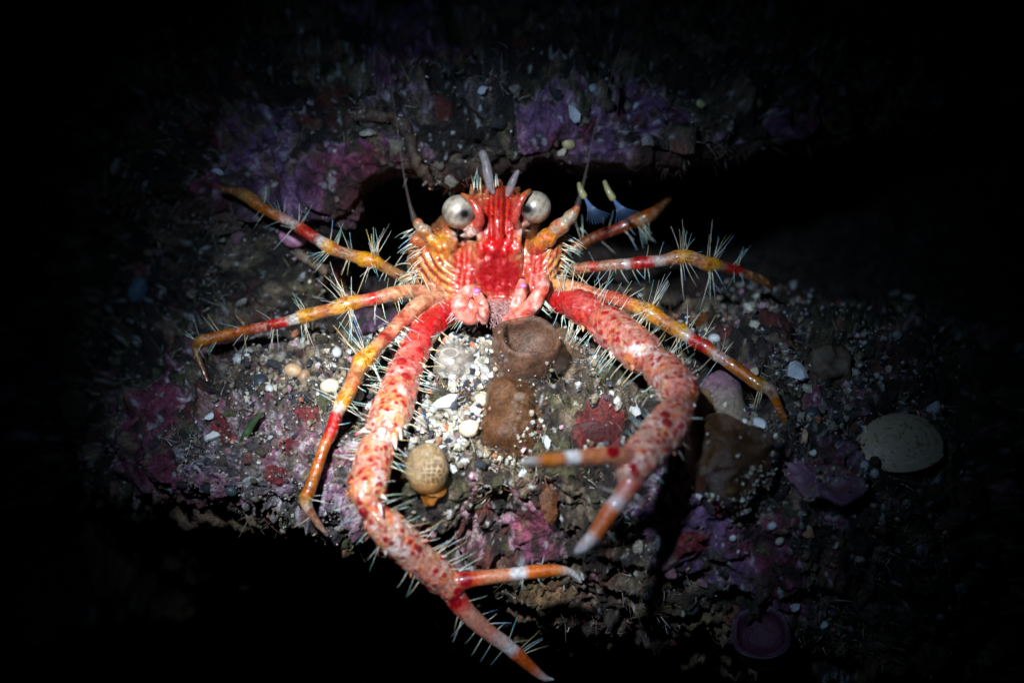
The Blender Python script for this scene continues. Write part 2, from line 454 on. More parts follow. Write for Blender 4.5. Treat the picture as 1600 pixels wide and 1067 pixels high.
inner = sstep(8.6, 9.6, vf) * (1 - sstep(11.2, 12.0, vf)) * sstep(505, 585, pxf)
disp *= (1 - .3 * inner) * (1 - .8 * sstep(10.9, 11.4, vf) * (1 - sstep(12.2, 13.2, vf)) * sstep(505, 585, pxf))
rp = p0 + n0 * disp[:, None]
rn = grid_normals(rp.reshape(nv, nu, 3)).reshape(-1, 3)
if FLIP: rn = -rn

def mixc(a, b, m): return a * (1 - m[:, None]) + np.asarray(b) * m[:, None]
hue = vnoise(pw, 1.3, 31) * .5 + .5
col = np.tile(np.array([.024, .018, .015]), (len(p0), 1))
col = mixc(col, [.21, .155, .105], sstep(-.02, .35, fbm(pw, 5, 5, 21, gain=.6)) * .8)
col = mixc(col, [.12, .115, .04], sstep(.15, .55, fbm(pw, 3.2, 3, 22)) * .5)
col = mixc(col, [.20, .035, .03], sstep(.2, .6, fbm(pw, 4.2, 3, 27)) * .6)
pk = mixc(np.tile(np.array([.23, .045, .09]), (len(p0), 1)), [.165, .085, .185], sstep(.35, .75, hue + .5 * sstep(1250, 900, pyf) * 0))
pk = mixc(pk, [.50, .26, .38], sstep(.1, .6, fbm(p0, 9, 4, 24, gain=.6)) * .6)
pk = mixc(pk, [.13, .02, .03], sstep(.05, .6, fbm(pw, 6, 4, 25)) * .85); pk = mixc(pk, [.24, .15, .09], sstep(.15, .5, fbm(p0, 8, 4, 28)) * .7)
pk = mixc(pk, [.52, .40, .44], cmargin * .55)
col = mixc(col, pk, coral * (1 - sstep(.02, .2, fbm(p0, 8, 5, 33, gain=.62)) * .85))
speck = sstep(.15, .5, fbm(p0, 24, 3, 26))
col = mixc(col, [.48, .41, .46], gran * (.15 + .85 * speck))
col = mixc(col, [.60, .60, .60], sstep(.45, .58, fbm(p0, 18, 2, 29)) * .6)
col = mixc(col, [.17, .012, .016], crust * .92)
col = mixc(col, [.16, .13, .10], sandy * .6)
under = sstep(3.2, 2.2, vf)
col = mixc(col, [.26, .17, .075], under * .7 * sstep(-.4, .3, fbm(pw, 2.2, 3, 40)))
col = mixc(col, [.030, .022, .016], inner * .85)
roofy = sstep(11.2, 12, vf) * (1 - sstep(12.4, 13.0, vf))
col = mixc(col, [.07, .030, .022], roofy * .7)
col = np.clip(col * (1 - .4 * pits[:, None]) * np.clip(.85 + 1.0 * fbm(p0, 16, 3, 34)[:, None] + .25 * vnoise(p0, 55, 35)[:, None], .12, 1.3), .004, .75)

def grid_faces(r0, r1):
    i, j = np.meshgrid(np.arange(r0, r1), np.arange(nu - 1), indexing='ij')
    a = i * nu + j
    f = np.stack([a, a + 1, a + 1 + nu, a + nu], -1).reshape(-1, 4)
    return f[:, ::-1] if FLIP else f
split = int(np.searchsorted(vpar, 10.0))
def sheet(name, r0, r1):
    f = grid_faces(r0, r1) - r0 * nu
    sl = slice(r0 * nu, (r1 + 1) * nu)
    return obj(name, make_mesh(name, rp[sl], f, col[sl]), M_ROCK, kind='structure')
ledge = sheet('rock_ledge', 0, split)
ledge['label'] = 'encrusted pink and brown rock ledge strewn with sand under the lobster'
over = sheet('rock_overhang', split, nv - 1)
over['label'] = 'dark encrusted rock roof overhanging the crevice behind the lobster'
tri = grid_faces(0, nv - 1)
BVH = BVHTree.FromPolygons(rp.tolist(), tri.tolist())

def hit(px, py):
    """point and normal on the rock seen at this photo pixel"""
    t = V(px, py, 0) - Vector(CAM); t.normalize()
    h, n, i, dist = BVH.ray_cast(Vector(CAM), t)
    if h is None: return V(px, py, -1), Vector(-F)
    if n.dot(t) > 0: n = -n
    return h, n

# far sea floor, lost in the dark
sb = make_mesh('seabed', [(-300, -300, -45), (300, -300, -45), (300, 300, -45), (-300, 300, -45)], [(0, 1, 2, 3)], np.tile([.03, .028, .025], (4, 1)))
obj('seabed', sb, M_ROCK, kind='structure')

# ------------------------------------------------------------------ loose sand, specks and turf: too many to count
ICO_V = []
t_ = (1 + 5 ** .5) / 2
ICO_V = np.array([(-1,t_,0),(1,t_,0),(-1,-t_,0),(1,-t_,0),(0,-1,t_),(0,1,t_),(0,-1,-t_),(0,1,-t_),(t_,0,-1),(t_,0,1),(-t_,0,-1),(-t_,0,1)], float) / math.sqrt(1 + t_ * t_)
ICO_F = np.array([(0,11,5),(0,5,1),(0,1,7),(0,7,10),(0,10,11),(1,5,9),(5,11,4),(11,10,2),(10,7,6),(7,1,8),(3,9,4),(3,4,2),(3,2,6),(3,6,8),(3,8,9),(4,9,5),(2,4,11),(6,2,10),(8,6,7),(9,8,1)])
GRAIN_COL = np.array([[.42,.42,.40],[.34,.31,.25],[.26,.22,.17],[.50,.51,.51],[.30,.24,.17],[.055,.06,.075],[.03,.035,.045],[.42,.16,.09],[.50,.30,.36],[.55,.52,.40],[.16,.13,.10],[.36,.35,.32]])

def rand_rot(n):
    qv = RNG.normal(size=(n, 4)); qv /= np.linalg.norm(qv, axis=1, keepdims=True)
    w, x, y, z = qv.T
    return np.stack([np.stack([1-2*(y*y+z*z),2*(x*y-z*w),2*(x*z+y*w)],-1),np.stack([2*(x*y+z*w),1-2*(x*x+z*z),2*(y*z-x*w)],-1),np.stack([2*(x*z-y*w),2*(y*z+x*w),1-2*(x*x+y*y)],-1)],1)

def scatter(name, weight, n, smin, smax, power, colw, label, cat, lift=.25):
    # weight by local cell area too
    area = np.linalg.norm(np.cross(np.gradient(rp.reshape(nv, nu, 3), axis=1), np.gradient(rp.reshape(nv, nu, 3), axis=0)), axis=2).ravel()
    w = weight * area; w = w / w.sum()
    idx = RNG.choice(len(rp), n, p=w)
    jit = RNG.normal(size=(n, 3)) * .012
    size = smin + (smax - smin) * RNG.random(n) ** power
    shp = (.55 + .9 * RNG.random((n, 1, 3))) * (ICO_V[None] * (.75 + .5 * RNG.random((n, 12, 1))))
    v = np.einsum('nij,nkj->nki', rand_rot(n), shp) * size[:, None, None]
    pos = rp[idx] + jit + rn[idx] * (size * lift)[:, None]
    v = v + pos[:, None]
    f = (ICO_F[None] + (np.arange(n) * 12)[:, None, None]).reshape(-1, 3)
    ci = RNG.choice(len(GRAIN_COL), n, p=np.asarray(colw) / np.sum(colw))
    c = GRAIN_COL[ci] * (.75 + .4 * RNG.random((n, 1)))
    o = obj(name, make_mesh(name, v.reshape(-1, 3), f, np.repeat(np.clip(c * .80, 0, .9), 12, 0), smooth=False), M_SAND)
    return tag(o, label, cat, kind='stuff')

vis = ((pxf > 130) & (pxf < 1520)).astype(float)
up = np.clip(rn[:, 2], 0, 1)
midsand = sstep(560, 620, pxf) * (1 - sstep(770, 830, pxf))
scatter('sand', vis * sandy ** 1.5 * (up > .25) * (.05 + midsand), 11000, .006, .038, 2.6, [2.6,2.5,2.5,2.2,2.2,2.6,2.6,.7,.2,1.8,2,2.6], 'bright pale sand grains heaped on the ledge under the lobster', 'sand', lift=.5)
scatter('gravel', vis * sandy ** 2 * (up > .2) * (1 - .8 * midsand), 4800, .006, .036, 3.0, [.5,.8,1.2,.6,3.4,3.4,3.2,.8,1,.8,5,.6], 'dark mixed gravel lying on both ends of the rock ledge', 'gravel', lift=.45)
scatter('rock_grit', vis * (.03 + gran + .5 * sstep(.1, .5, fbm(pw, 3.4, 3, 58))) * (vf > 2.5) * (1 - inner) * (1 - .75 * (vf > 11)), 4200, .005, .018, 3, [1.2,2,3,.8,3,1.5,1.5,.6,2,2,3,1.2], 'fine pale grit caught on the rough rock faces', 'grit', lift=.3)

def rubble(name, weight, n, smin, smax, power, cols, label, cat):
    v0 = [tuple(q) for q in ICO_V]; mid_ = {}; f2 = []
    def mp(a, b):
        k = (min(a, b), max(a, b))
        if k not in mid_:
            q = (np.array(v0[a]) + np.array(v0[b])); v0.append(tuple(q / np.linalg.norm(q))); mid_[k] = len(v0) - 1
        return mid_[k]
    for a, b, c in ICO_F:
        x, y, z = mp(a, b), mp(b, c), mp(c, a); f2 += [(a, x, z), (b, y, x), (c, z, y), (x, y, z)]
    S = np.array(v0); F2 = np.array(f2); ns = len(S)
    w = weight / weight.sum(); idx = RNG.choice(len(rp), n, p=w)
    size = smin + (smax - smin) * RNG.random(n) ** power
    shp = (.5 + .9 * RNG.random((n, 1, 3))) * S[None]
    v = np.einsum('nij,nkj->nki', rand_rot(n), shp) * size[:, None, None] + (rp[idx] + rn[idx] * (size * .15)[:, None])[:, None]
    v = v.reshape(-1, 3); v = v + np.stack([vnoise(v, 18, 201), vnoise(v, 18, 202), vnoise(v, 18, 203)], 1) * np.repeat(size, ns)[:, None] * .35
    v += np.stack([vnoise(v, 50, 204), vnoise(v, 50, 205), vnoise(v, 50, 206)], 1) * np.repeat(size, ns)[:, None] * .15
    f = (F2[None] + (np.arange(n) * ns)[:, None, None]).reshape(-1, 3)
    c = np.repeat(np.asarray(cols)[RNG.integers(0, len(cols), n)] * (.6 + .7 * RNG.random((n, 1))), ns, 0)
    c = c * (.8 + .5 * fbm(v, 14, 3, 207)[:, None])
    o = obj(name, make_mesh(name, v, f, np.clip(c, .005, .8)), M_ROCK)
    return tag(o, label, cat, kind='stuff')
rubble('rubble', vis * (vf > 2.2) * (1 - inner) * (.25 + sandy + .5 * gran) * (1 - .7 * coral), 1300, .010, .060, 2.6,
       [[.09,.07,.05],[.20,.15,.10],[.05,.05,.055],[.30,.25,.19],[.16,.07,.06],[.28,.14,.17],[.10,.10,.05],[.42,.38,.32]], 'small knobbly brown and grey rubble crusting the rock', 'rubble')

def turf(name, weight, n, lmin, lmax, cols, label):
    w = weight / weight.sum(); idx = RNG.choice(len(rp), n, p=w)
    d0 = rn[idx] + RNG.normal(size=(n, 3)) * .55; d0 /= np.linalg.norm(d0, axis=1, keepdims=True)
    bend = RNG.normal(size=(n, 3)) * .5
    ln = lmin + (lmax - lmin) * RNG.random(n) ** 2
    side = np.cross(d0, RNG.normal(size=(n, 3))); side /= np.linalg.norm(side, axis=1, keepdims=True) + 1e-9
    s2 = np.cross(d0, side)
    vs = []
    for k in range(5):
        t = k / 4
        c = rp[idx] + (d0 * t + bend * t * t * .6) * ln[:, None]
        rad = (.0042 * (1 - .75 * t)) * (.7 + .8 * RNG.random(n))
        for a in range(3):
            th = a * 2.094
            vs.append(c + (side * math.cos(th) + s2 * math.sin(th)) * rad[:, None])
    v = np.stack(vs, 1)
    fl = []
    for k in range(4):
        for a in range(3):
            b = (a + 1) % 3
            fl.append((k*3+a, k*3+b, k*3+3+b, k*3+3+a))
    f = (np.array(fl)[None] + (np.arange(n) * 15)[:, None, None]).reshape(-1, 4)
    c = np.asarray(cols)[RNG.integers(0, len(cols), n)] * (.7 + .5 * RNG.random((n, 1)))
    o = obj(name, make_mesh(name, v.reshape(-1, 3), f, np.repeat(c, 15, 0)), M_TURF)
    return tag(o, label, 'turf algae', kind='stuff')
turf('turf_algae', vis * (1 - coral) * (1 - .8 * np.clip(sandy, 0, 1)) * (1 - inner) * (vf > 2) * sstep(-.1, .4, fbm(pw, 2.4, 2, 77)), 7000, .03, .13,
     [[.22,.15,.09],[.30,.25,.18],[.16,.06,.04],[.45,.42,.38],[.12,.12,.05]], 'fuzzy short brown and pale turf growing over the rock')

# ------------------------------------------------------------------ the squat lobster
LOB = empty('squat_lobster', V(775, 512, -.1))
tag(LOB, 'red and orange squat lobster with pearly eyes and long bristly arms facing the camera', 'squat lobster')
LOBI = Matrix.Translation(-LOB.location)
def lobpart(name, me, mat, kind=None, parent=None):
    recentre(me, LOB.location)
    return obj(name, me, mat, parent or LOB, kind=kind)

CR = np.array([.54, .27, .17]); RD = np.array([.50, .012, .012]); DR = np.array([.22, .006, .010]); OR = np.array([.66, .14, .012])
YE = np.array([.66, .30, .006]); WH = np.array([.70, .68, .66]); TN = np.array([.40, .21, .08]); BR = np.array([.30, .12, .03]); PK = np.array([.50, .10, .075])
BO = np.array([.46, .13, .008])
src = MB()
LIMBS = {}
def limb(name, pts, tid, sides=18, flat=1.0, step=.018):
    """pts rows: px, py, d, radius px, colour"""
    w = np.array([np.concatenate([P(p[0], p[1], p[2]), [p[3] / 200.0]]) for p in pts])
    cols = np.array([p[4] for p in pts])
    n = max(12, int(np.sum(np.linalg.norm(np.diff(w[:, :3], axis=0), axis=1)) / step))
    sm, L = crom(w, n)
    # colours change in hard bands: nearest along the path with a short blend
    key = np.concatenate([[0], np.cumsum(np.linalg.norm(np.diff(w[:, :3], axis=0), axis=1))]); key /= key[-1]
    s = np.linspace(0, 1, n)
    cc = np.stack([np.interp(s, key, cols[:, k]) for k in range(3)], 1)
    sm[:, 3] *= {1: .85, 2: .86, 3: .86}[tid]
    if tid == 3: cc = cc * np.array([.92, .86, .80])
    tube(src, sm[:, :3], np.maximum(sm[:, 3], .006), cc, sides, flat, tid)
    LIMBS[name] = sm
    return sm
# --- arms
limb('arm_left', [(722,478,.0,20,DR),(695,492,.2,23,RD),(664,518,.45,26,RD),(645,552,.65,27,RD*.8+CR*.2),(630,590,.85,31,PK),(618,625,1.05,35,PK*.6+CR*.4),(608,656,1.22,37,CR*.6+OR*.4),(602,670,1.30,33,CR*.8),
     (597,682,1.36,21,RD*.6+OR*.3),(591,696,1.40,29,CR),(583,720,1.48,33,CR),(577,748,1.58,34,CR),(573,772,1.65,32,CR*.5+OR*.5),(575,786,1.68,23,OR*.6+RD*.3),(581,798,1.68,20,RD*.6+OR*.3),(594,813,1.66,29,CR*.7+OR*.3),(622,842,1.58,34,CR),(655,873,1.5,30,CR*.8+TN*.2),(690,902,1.42,29,TN*.4+CR*.6),(706,920,1.4,24,CR)], 1, 26)
limb('finger_fixed_left', [(700,912,1.4,20,RD*.5+CR*.5),(716,940,1.37,19,RD),(730,957,1.34,17,CR*.7+PK*.3),(760,985,1.28,15,PK*.5+CR*.5),(785,1003,1.24,14,CR*.6+WH*.4),(796,1012,1.22,13,WH*.8+CR*.2),(806,1020,1.2,13,OR*.6+RD*.4),(830,1042,1.15,10,OR*.6+RD*.3),(850,1058,1.12,7,CR*.6+WH*.3),(864,1061,1.1,3,WH)], 2)
limb('finger_moving_left', [(706,912,1.42,17,CR),(722,907,1.44,16,RD),(740,904,1.44,14,RD*.6+OR*.4),(765,901,1.44,13,OR*.5+CR*.5),(795,898,1.43,12,CR*.6+OR*.4),(803,897,1.43,12,WH),(818,895,1.42,12,WH),(826,894,1.42,12,OR),(862,891,1.4,11,OR),(872,891,1.4,10,TN*.5+OR*.5),(890,893,1.38,7,WH*.7+CR*.3),(902,901,1.36,5,WH),(909,911,1.35,2,WH)], 2)
limb('arm_right', [(838,468,.0,19,DR),(865,473,.2,20,RD),(880,473,.32,20,RD),(898,476,.42,28,RD),(922,488,.56,32,RD*.7+PK*.3),(936,498,.64,26,RD*.7+OR*.2),(950,508,.74,36,PK*.5+CR*.5),(980,532,.92,37,PK*.6+CR*.4),(1006,554,1.08,38,PK*.6+OR*.2+CR*.2),(1020,566,1.18,25,RD*.5+OR*.4),(1034,577,1.28,34,PK*.5+OR*.3+CR*.2),(1054,600,1.48,35,OR*.35+PK*.5+CR*.15),(1061,617,1.62,33,OR*.35+PK*.5+CR*.15),(1062,631,1.74,23,RD*.6+PK*.3),
     (1056,645,1.83,31,CR*.5+PK*.5),(1043,666,1.98,36,PK*.6+CR*.4),(1022,692,2.15,34,CR*.7+PK*.3),(1000,718,2.3,32,CR*.8+PK*.2),(986,738,2.38,26,CR)], 1, 26)
limb('finger_fixed_right', [(994,728,2.34,22,CR),(988,750,2.4,19,PK*.6+RD*.3),(972,776,2.44,16,PK*.6+CR*.4),(963,788,2.46,15,WH*.7+PK*.3),(955,797,2.46,15,OR*.7+PK*.3),(932,832,2.46,13,OR*.8+RD*.1),(924,841,2.46,12,WH*.7+CR*.3),(910,855,2.45,10,WH*.8+CR*.2),(900,862,2.44,4,WH)], 2)
limb('finger_moving_right', [(998,718,2.32,17,CR),(976,714,2.42,16,CR*.5+RD*.5),(958,711,2.5,15,CR*.7+OR*.3),(925,714,2.6,14,CR*.4+OR*.6),(904,715,2.68,13,CR*.5+OR*.5),(897,715,2.7,13,WH),(882,717,2.74,12,WH),(874,718,2.77,12,BO+.05),(845,720,2.86,10,BO),(828,721,2.92,7,WH*.5),(815,722,2.96,3,WH*.5)], 2)
# --- walking legs
limb('leg_upper_left', [(672,452,-.25,12,TN),(628,432,-.08,11,TN*.6),(598,416,.05,11,TN),(584,408,.1,14,YE),(568,405,.08,15,YE),(556,401,.06,12,TN),(532,394,.02,11,TN*.7+CR*.3),(518,388,-.02,13,YE),(508,382,-.04,13,YE*.7+WH*.3),(502,378,-.05,11,WH),(494,373,-.07,11,RD),(470,357,-.14,11,RD*.8+OR*.2),(462,352,-.16,10,WH*.6+TN*.4),(446,343,-.2,10,WH*.6+OR*.3),(434,338,-.23,10,BO),(405,322,-.32,11,BO),(392,311,-.36,12,YE*.45+TN*.3),(378,303,-.4,12,TN*.6),(364,299,-.45,8,BR),(340,293,-.55,4,BR*.6)], 3)
limb('leg_middle_left', [(676,458,.0,14,CR),(645,456,.12,14,CR),(622,458,.2,14,CR*.8+YE*.2),(596,464,.24,13,CR*.8),(584,467,.25,12,RD),(567,470,.26,12,RD*.5+CR*.5),(553,473,.27,14,YE),(538,477,.27,16,YE),(524,482,.26,14,YE*.6+CR*.4),(508,486,.24,12,RD*.4+TN*.6),(488,491,.22,13,YE*.8+TN*.2),(473,495,.2,14,YE),(464,498,.19,11,WH),(455,500,.18,10,WH),(449,502,.17,10,RD),(412,510,.12,10,RD*.75),(400,513,.1,10,DR+BO*.4),(370,519,.05,10,BO),(325,530,.0,11,BO),(313,534,-.02,12,YE*.6+TN*.2),(306,541,-.03,9,TN*.5),(310,560,-.02,7,BR*.6),(322,590,.0,5,BR*.5),(330,615,.02,3,BR*.4)], 3)
limb('leg_lower_left', [(690,462,.1,16,CR),(655,476,.4,15,CR*.9+YE*.1),(640,490,.5,15,CR),(625,504,.6,14,RD*.7+CR*.3),(612,518,.68,13,CR),(600,530,.74,13,RD*.7),(588,542,.8,12,CR*.6+TN*.4),(576,555,.86,16,YE),(564,567,.9,17,YE),(558,580,.94,14,TN),(550,600,1.0,14,RD*.4+TN*.6),(540,620,1.05,14,YE*.6+TN*.4),(533,632,1.08,14,YE),(529,641,1.1,11,WH),(526,648,1.11,11,RD),(516,678,1.17,11,RD*.85),(508,694,1.2,10,BO+RD*.3),(495,732,1.25,10,BO*1.1),(483,766,1.3,11,BO),(478,778,1.3,12,YE*.8),(480,791,1.3,10,YE*.4+WH*.5),(488,805,1.27,8,BO*.8+WH*.2),(500,822,1.22,6,BO*.7+WH*.3),(512,836,1.17,3,WH*.7)], 3)
limb('leg_back_right', [(870,400,-.75,12,BR*.5),(900,386,-.65,11,BR*.6),(940,367,-.7,11,DR*.7+BR*.2),(965,358,-.72,11,DR*.7+BR*.2),(990,347,-.72,13,BO*.6),(1008,340,-.7,14,YE*.25+BO*.25),(1025,330,-.75,11,BO*.4),(1045,312,-.9,6,BR*.4)], 3)  # colours scaled down so this rear leg looks dimly lit
limb('leg_upper_right', [(860,432,-.35,13,TN),(885,424,-.25,12,TN*.8),(915,418,-.18,11,CR*.6),(928,417,-.16,11,RD*.7),(945,416,-.13,11,CR*.6),(965,414,-.1,11,CR*.6+WH*.1),(982,413,-.08,11,WH*.7),(992,412,-.06,12,RD),(1022,409,-.02,12,RD),(1030,408,.0,11,WH*.7),(1046,405,.02,12,CR*.8),(1060,402,.03,14,YE*.7+CR*.2),(1075,402,.03,14,YE),(1088,406,.02,13,TN+.1),(1104,412,.0,14,YE*.7+BO*.3),(1118,414,-.03,13,YE*.8),(1128,416,-.06,10,CR*.5),(1136,418,-.08,10,RD*.8),(1154,423,-.12,10,RD*.6),(1163,427,-.15,9,TN*.6),(1180,433,-.2,9,BR),(1196,440,-.25,8,BR),(1206,452,-.3,4,BR*.5)], 3)
limb('leg_lower_right', [(850,452,.05,14,YE*.4+CR*.6),(872,446,.2,14,YE*.5+CR*.4),(905,452,.3,13,CR),(935,462,.36,13,CR),(960,466,.42,13,RD*.7+CR*.2),(980,474,.48,13,RD*.6+CR*.4),(998,481,.53,14,YE*.7+CR*.3),(1014,488,.57,17,YE),(1028,497,.6,15,YE*.6+OR*.3),(1045,508,.64,14,TN*.7+OR*.3),(1060,516,.68,15,YE*.5+TN*.5),(1068,521,.7,15,YE),(1078,527,.72,12,WH),(1084,532,.74,12,RD),(1104,543,.78,12,RD),(1112,549,.8,11,BO+RD*.2),(1120,555,.82,11,WH*.7+BO*.3),(1132,562,.84,10,WH*.6+BO*.3),(1140,568,.85,11,BO),(1170,590,.88,11,BO),(1188,602,.9,12,YE*.6),(1202,608,.9,11,WH*.5+TN*.3),(1210,622,.88,9,BO),(1222,648,.84,7,BO*.9),(1232,670,.8,4,BO*.8),(1237,684,.78,2,BO)], 3)
# --- head and trunk
FACE = 9
def ell(px, py, d, rx, ry, rd):
    ellipsoid(src, P(px, py, d), (rx / 200, ry / 200, rd), CR, tid=FACE)
def fl(pts, sides=14):
    w = np.array([np.concatenate([P(p[0], p[1], p[2]), [p[3] / 200]]) for p in pts])
    sm, L = crom(w, max(10, int(len(pts) * 7)))
    tube(src, sm[:, :3], np.maximum(sm[:, 3], .006), CR, sides, 1, FACE)
ell(768, 400, -.75, 112, 95, .70)
ell(775, 425, -.35, 88, 75, .38); ell(777, 434, -.10, 48, 56, .20); ell(777, 482, .0, 44, 18, .19)
ell(778, 345, -.25, 70, 55, .40)
ell(682, 408, -.20, 46, 54, .31); ell(705, 440, -.12, 32, 45, .26)
ell(860, 408, -.22, 30, 52, .31); ell(848, 440, -.15, 24, 40, .26)
fl([(672,372,.0,18),(692,400,.06,20),(706,435,.1,19),(722,472,.16,17),(740,492,.2,14)])
fl([(868,372,.0,15),(858,405,.06,16),(850,440,.1,15),(842,468,.15,14),(826,490,.2,12)])
fl([(738,385,.02,12),(733,420,.08,11),(730,455,.14,11)]); fl([(822,385,.02,12),(828,420,.08,11),(832,450,.14,11)])
fl([(718,392,.02,9),(716,425,.12,9),(722,460,.18,8)]); fl([(842,392,.02,8),(842,425,.1,8),(840,455,.16,8)])
# brow: a rostrum flanked by toothed ridges
fl([(778,288,-.1,9),(779,315,.12,9),(779,345,.22,9),(778,378,.22,8),(777,398,.17,5)])
for x0, x1, y1 in ((764,762,384),(794,796,384),(752,752,392),(808,810,392)):
    fl([(x0,296,-.08,6),((x0+x1)/2,325,.10,7),(x1,358,.20,7),(x1,y1,.20,4)])
[fl([(x,388,.13,13),(x,408,.12,13),(x,430,.07,13),(x,455,.03,12)]) for x in (750,766,788,804)]; ell(757, 388, .10, 14, 14, .11); ell(801, 388, .10, 15, 14, .11); ell(779, 392, .10, 12, 14, .11)
for x in (752, 768, 788, 804):
    fl([(x,376,.16,8),(x,390,.20,6),(x+1,404,.18,2.5)])
for a in ((748,318,752,296),(760,312,762,288),(798,312,800,290),(738,306,736,288)):
    fl([(a[0],a[1],.02,6),((a[0]+a[2])/2,(a[1]+a[3])/2,.08,4),(a[2],a[3],.1,1.3)])
# eye stalks and the red band over each eye
fl([(768,350,.02,15),(748,350,.12,17),(732,346,.17,17)]); fl([(794,348,.02,15),(808,344,.12,16),(820,340,.17,15)])
fl([(723,304,.31,4),(732,310,.36,5),(742,321,.39,6.5),(749,336,.37,8),(748,352,.30,8),(738,364,.18,6),(722,367,.05,4)])
fl([(828,299,.31,4),(820,305,.36,5),(812,319,.38,6),(806,334,.36,7),(806,349,.29,7),(813,359,.17,5),(827,360,.04,3)])
# feeler bases
ell(694, 386, .08, 22, 15, .15); ell(676, 376, .12, 12, 11, .09); ell(663, 362, .15, 12, 11, .08); ell(653, 350, .17, 8, 8, .05); ell(690, 402, .12, 14, 8, .06); ell(706, 378, .14, 10, 9, .06)
fl([(836,386,.08,13),(848,376,.15,14),(858,369,.18,15),(863,364,.2,12),(870,358,.22,13),(880,350,.25,13),(885,345,.26,9.5),(891,340,.27,10.5),(897,332,.28,9),(901,326,.29,6)])
ell(655, 375, .02, 16, 14, .12); ell(700, 365, .02, 14, 12, .10)

sv, sf, scol, stid = src.arrays()
tmp = bpy.data.objects.new('tmp', make_mesh('tmp', sv, sf)); COL.objects.link(tmp)
rm = tmp.modifiers.new('r', 'REMESH'); rm.mode = 'VOXEL'; rm.voxel_size = .0098; rm.use_smooth_shade = True
dg = bpy.context.evaluated_depsgraph_get()
body_me = bpy.data.meshes.new_from_object(tmp.evaluated_get(dg))
bpy.data.objects.remove(tmp)
body_me.name = 'body'
nb = len(body_me.vertices)
bv = np.empty(nb * 3, np.float32); body_me.vertices.foreach_get('co', bv); bv = bv.reshape(-1, 3).astype(float)
ed = np.empty(len(body_me.edges) * 2, np.int32); body_me.edges.foreach_get('vertices', ed); ed = ed.reshape(-1, 2)
deg = np.bincount(ed.ravel(), minlength=nb)[:, None] + 1e-9
for it in range(3):
    acc = np.zeros_like(bv)
    for k in range(3):
        acc[:, k] = np.bincount(ed[:, 0], bv[ed[:, 1], k], nb) + np.bincount(ed[:, 1], bv[ed[:, 0], k], nb)
    bv = bv * .45 + acc / deg * .55
kd = KDTree(len(sv))
for i, v in enumerate(sv): kd.insert(v, i)
kd.balance()
bc = np.empty((nb, 3)); bt = np.empty(nb, int)
for i in range(nb):
    c3 = kd.find_n(bv[i], 3)
    w = np.array([1 / (q[2] + 1e-4) for q in c3]); w /= w.sum()
    ids = [q[1] for q in c3]
    bc[i] = w @ scol[ids]; bt[i] = stid[ids[0]]
body_me.vertices.foreach_set('co', bv.astype(np.float32).ravel()); body_me.update()
bn = np.empty(nb * 3, np.float32); body_me.vertices.foreach_get('normal', bn); bn = bn.reshape(-1, 3).astype(float)
fx, fy, fd = pix(bv)
# pigment: dots and blotches on the arms
arm = (bt == 1).astype(float); fing = (bt == 2).astype(float); leg = (bt == 3).astype(float); face = (bt == FACE).astype(float)
wd, wc = worley(bv, 15, 71); we, wec = worley(bv, 7.5, 72); ws, wsc = worley(bv, 22, 75)
shoulder = 1 - np.clip((np.hypot(fx - 775, fy - 470) - 105) / 125, 0, 1)
n1 = fbm(bv, 10, 3, 73); n2 = fbm(bv, 22, 3, 74); n3 = fbm(bv, 5, 2, 76)
bc = bc * (1 + .22 * n1[:, None])
bc = mixc(bc, [.62, .40, .33], arm * .38 * (1 - shoulder))
bc = mixc(bc, OR, arm * sstep(.0, .4, n1) * .7 * (1 - shoulder))
bc = mixc(bc, [.68, .56, .52], arm * sstep(.14, .30, fbm(bv, 9, 4, 79, gain=.6)) * .8 * (1 - shoulder)); bc = mixc(bc, [.46, .20, .05], arm * sstep(.08, .35, fbm(bv, 12, 4, 179, gain=.6)) * .65 * (1 - shoulder))
bc = mixc(bc, [.50, .09, .07], arm * sstep(.1, .5, n3) * .4 * (1 - shoulder))
bc = mixc(bc, [.32, .004, .007], arm * sstep(.38, .26, wd + .06 * n2) * (wc > .22) * .95)
bc = mixc(bc, [.20, .002, .008], arm * sstep(.36, .28, we) * (wec > .66) * .95)
bc = mixc(bc, [.70, .25, .20], arm * shoulder * sstep(.1, .5, n2) * .5); bc = mixc(bc, [.36, .003, .006], arm * shoulder * .75)
bc = mixc(bc, [.34, .006, .008], arm * sstep(.12, .4, fbm(bv, 26, 3, 180, gain=.6)) * .7)
bc = mixc(bc, [.30, .045, .012], leg * sstep(.40, .26, wd + .1 * n2) * (wc > .5) * .65)
bc = mixc(bc, [.62, .08, .03], fing * sstep(.1, .6, n2) * .35)
bc = mixc(bc, [.42, .05, .01], leg * sstep(.05, .4, fbm(bv, 16, 4, 101, gain=.65)) * .55); bc = bc * (1 - leg[:, None] * .45 * sstep(.0, .4, fbm(bv, 20, 4, 102, gain=.7))[:, None])
bc = mixc(bc, [.62, .52, .40], leg * sstep(.2, .5, -fbm(bv, 18, 4, 103, gain=.7)) * .35)
for x, y, r in ((958,705,13),(992,738,8),(990,728,7),(728,905,13),(712,940,12),(716,925,9)):
    bc = mixc(bc, [.30, .0, .008], (1 - sstep(.6, 1.05, np.hypot(fx - x, fy - y) / r)) * ((arm + fing) > 0))
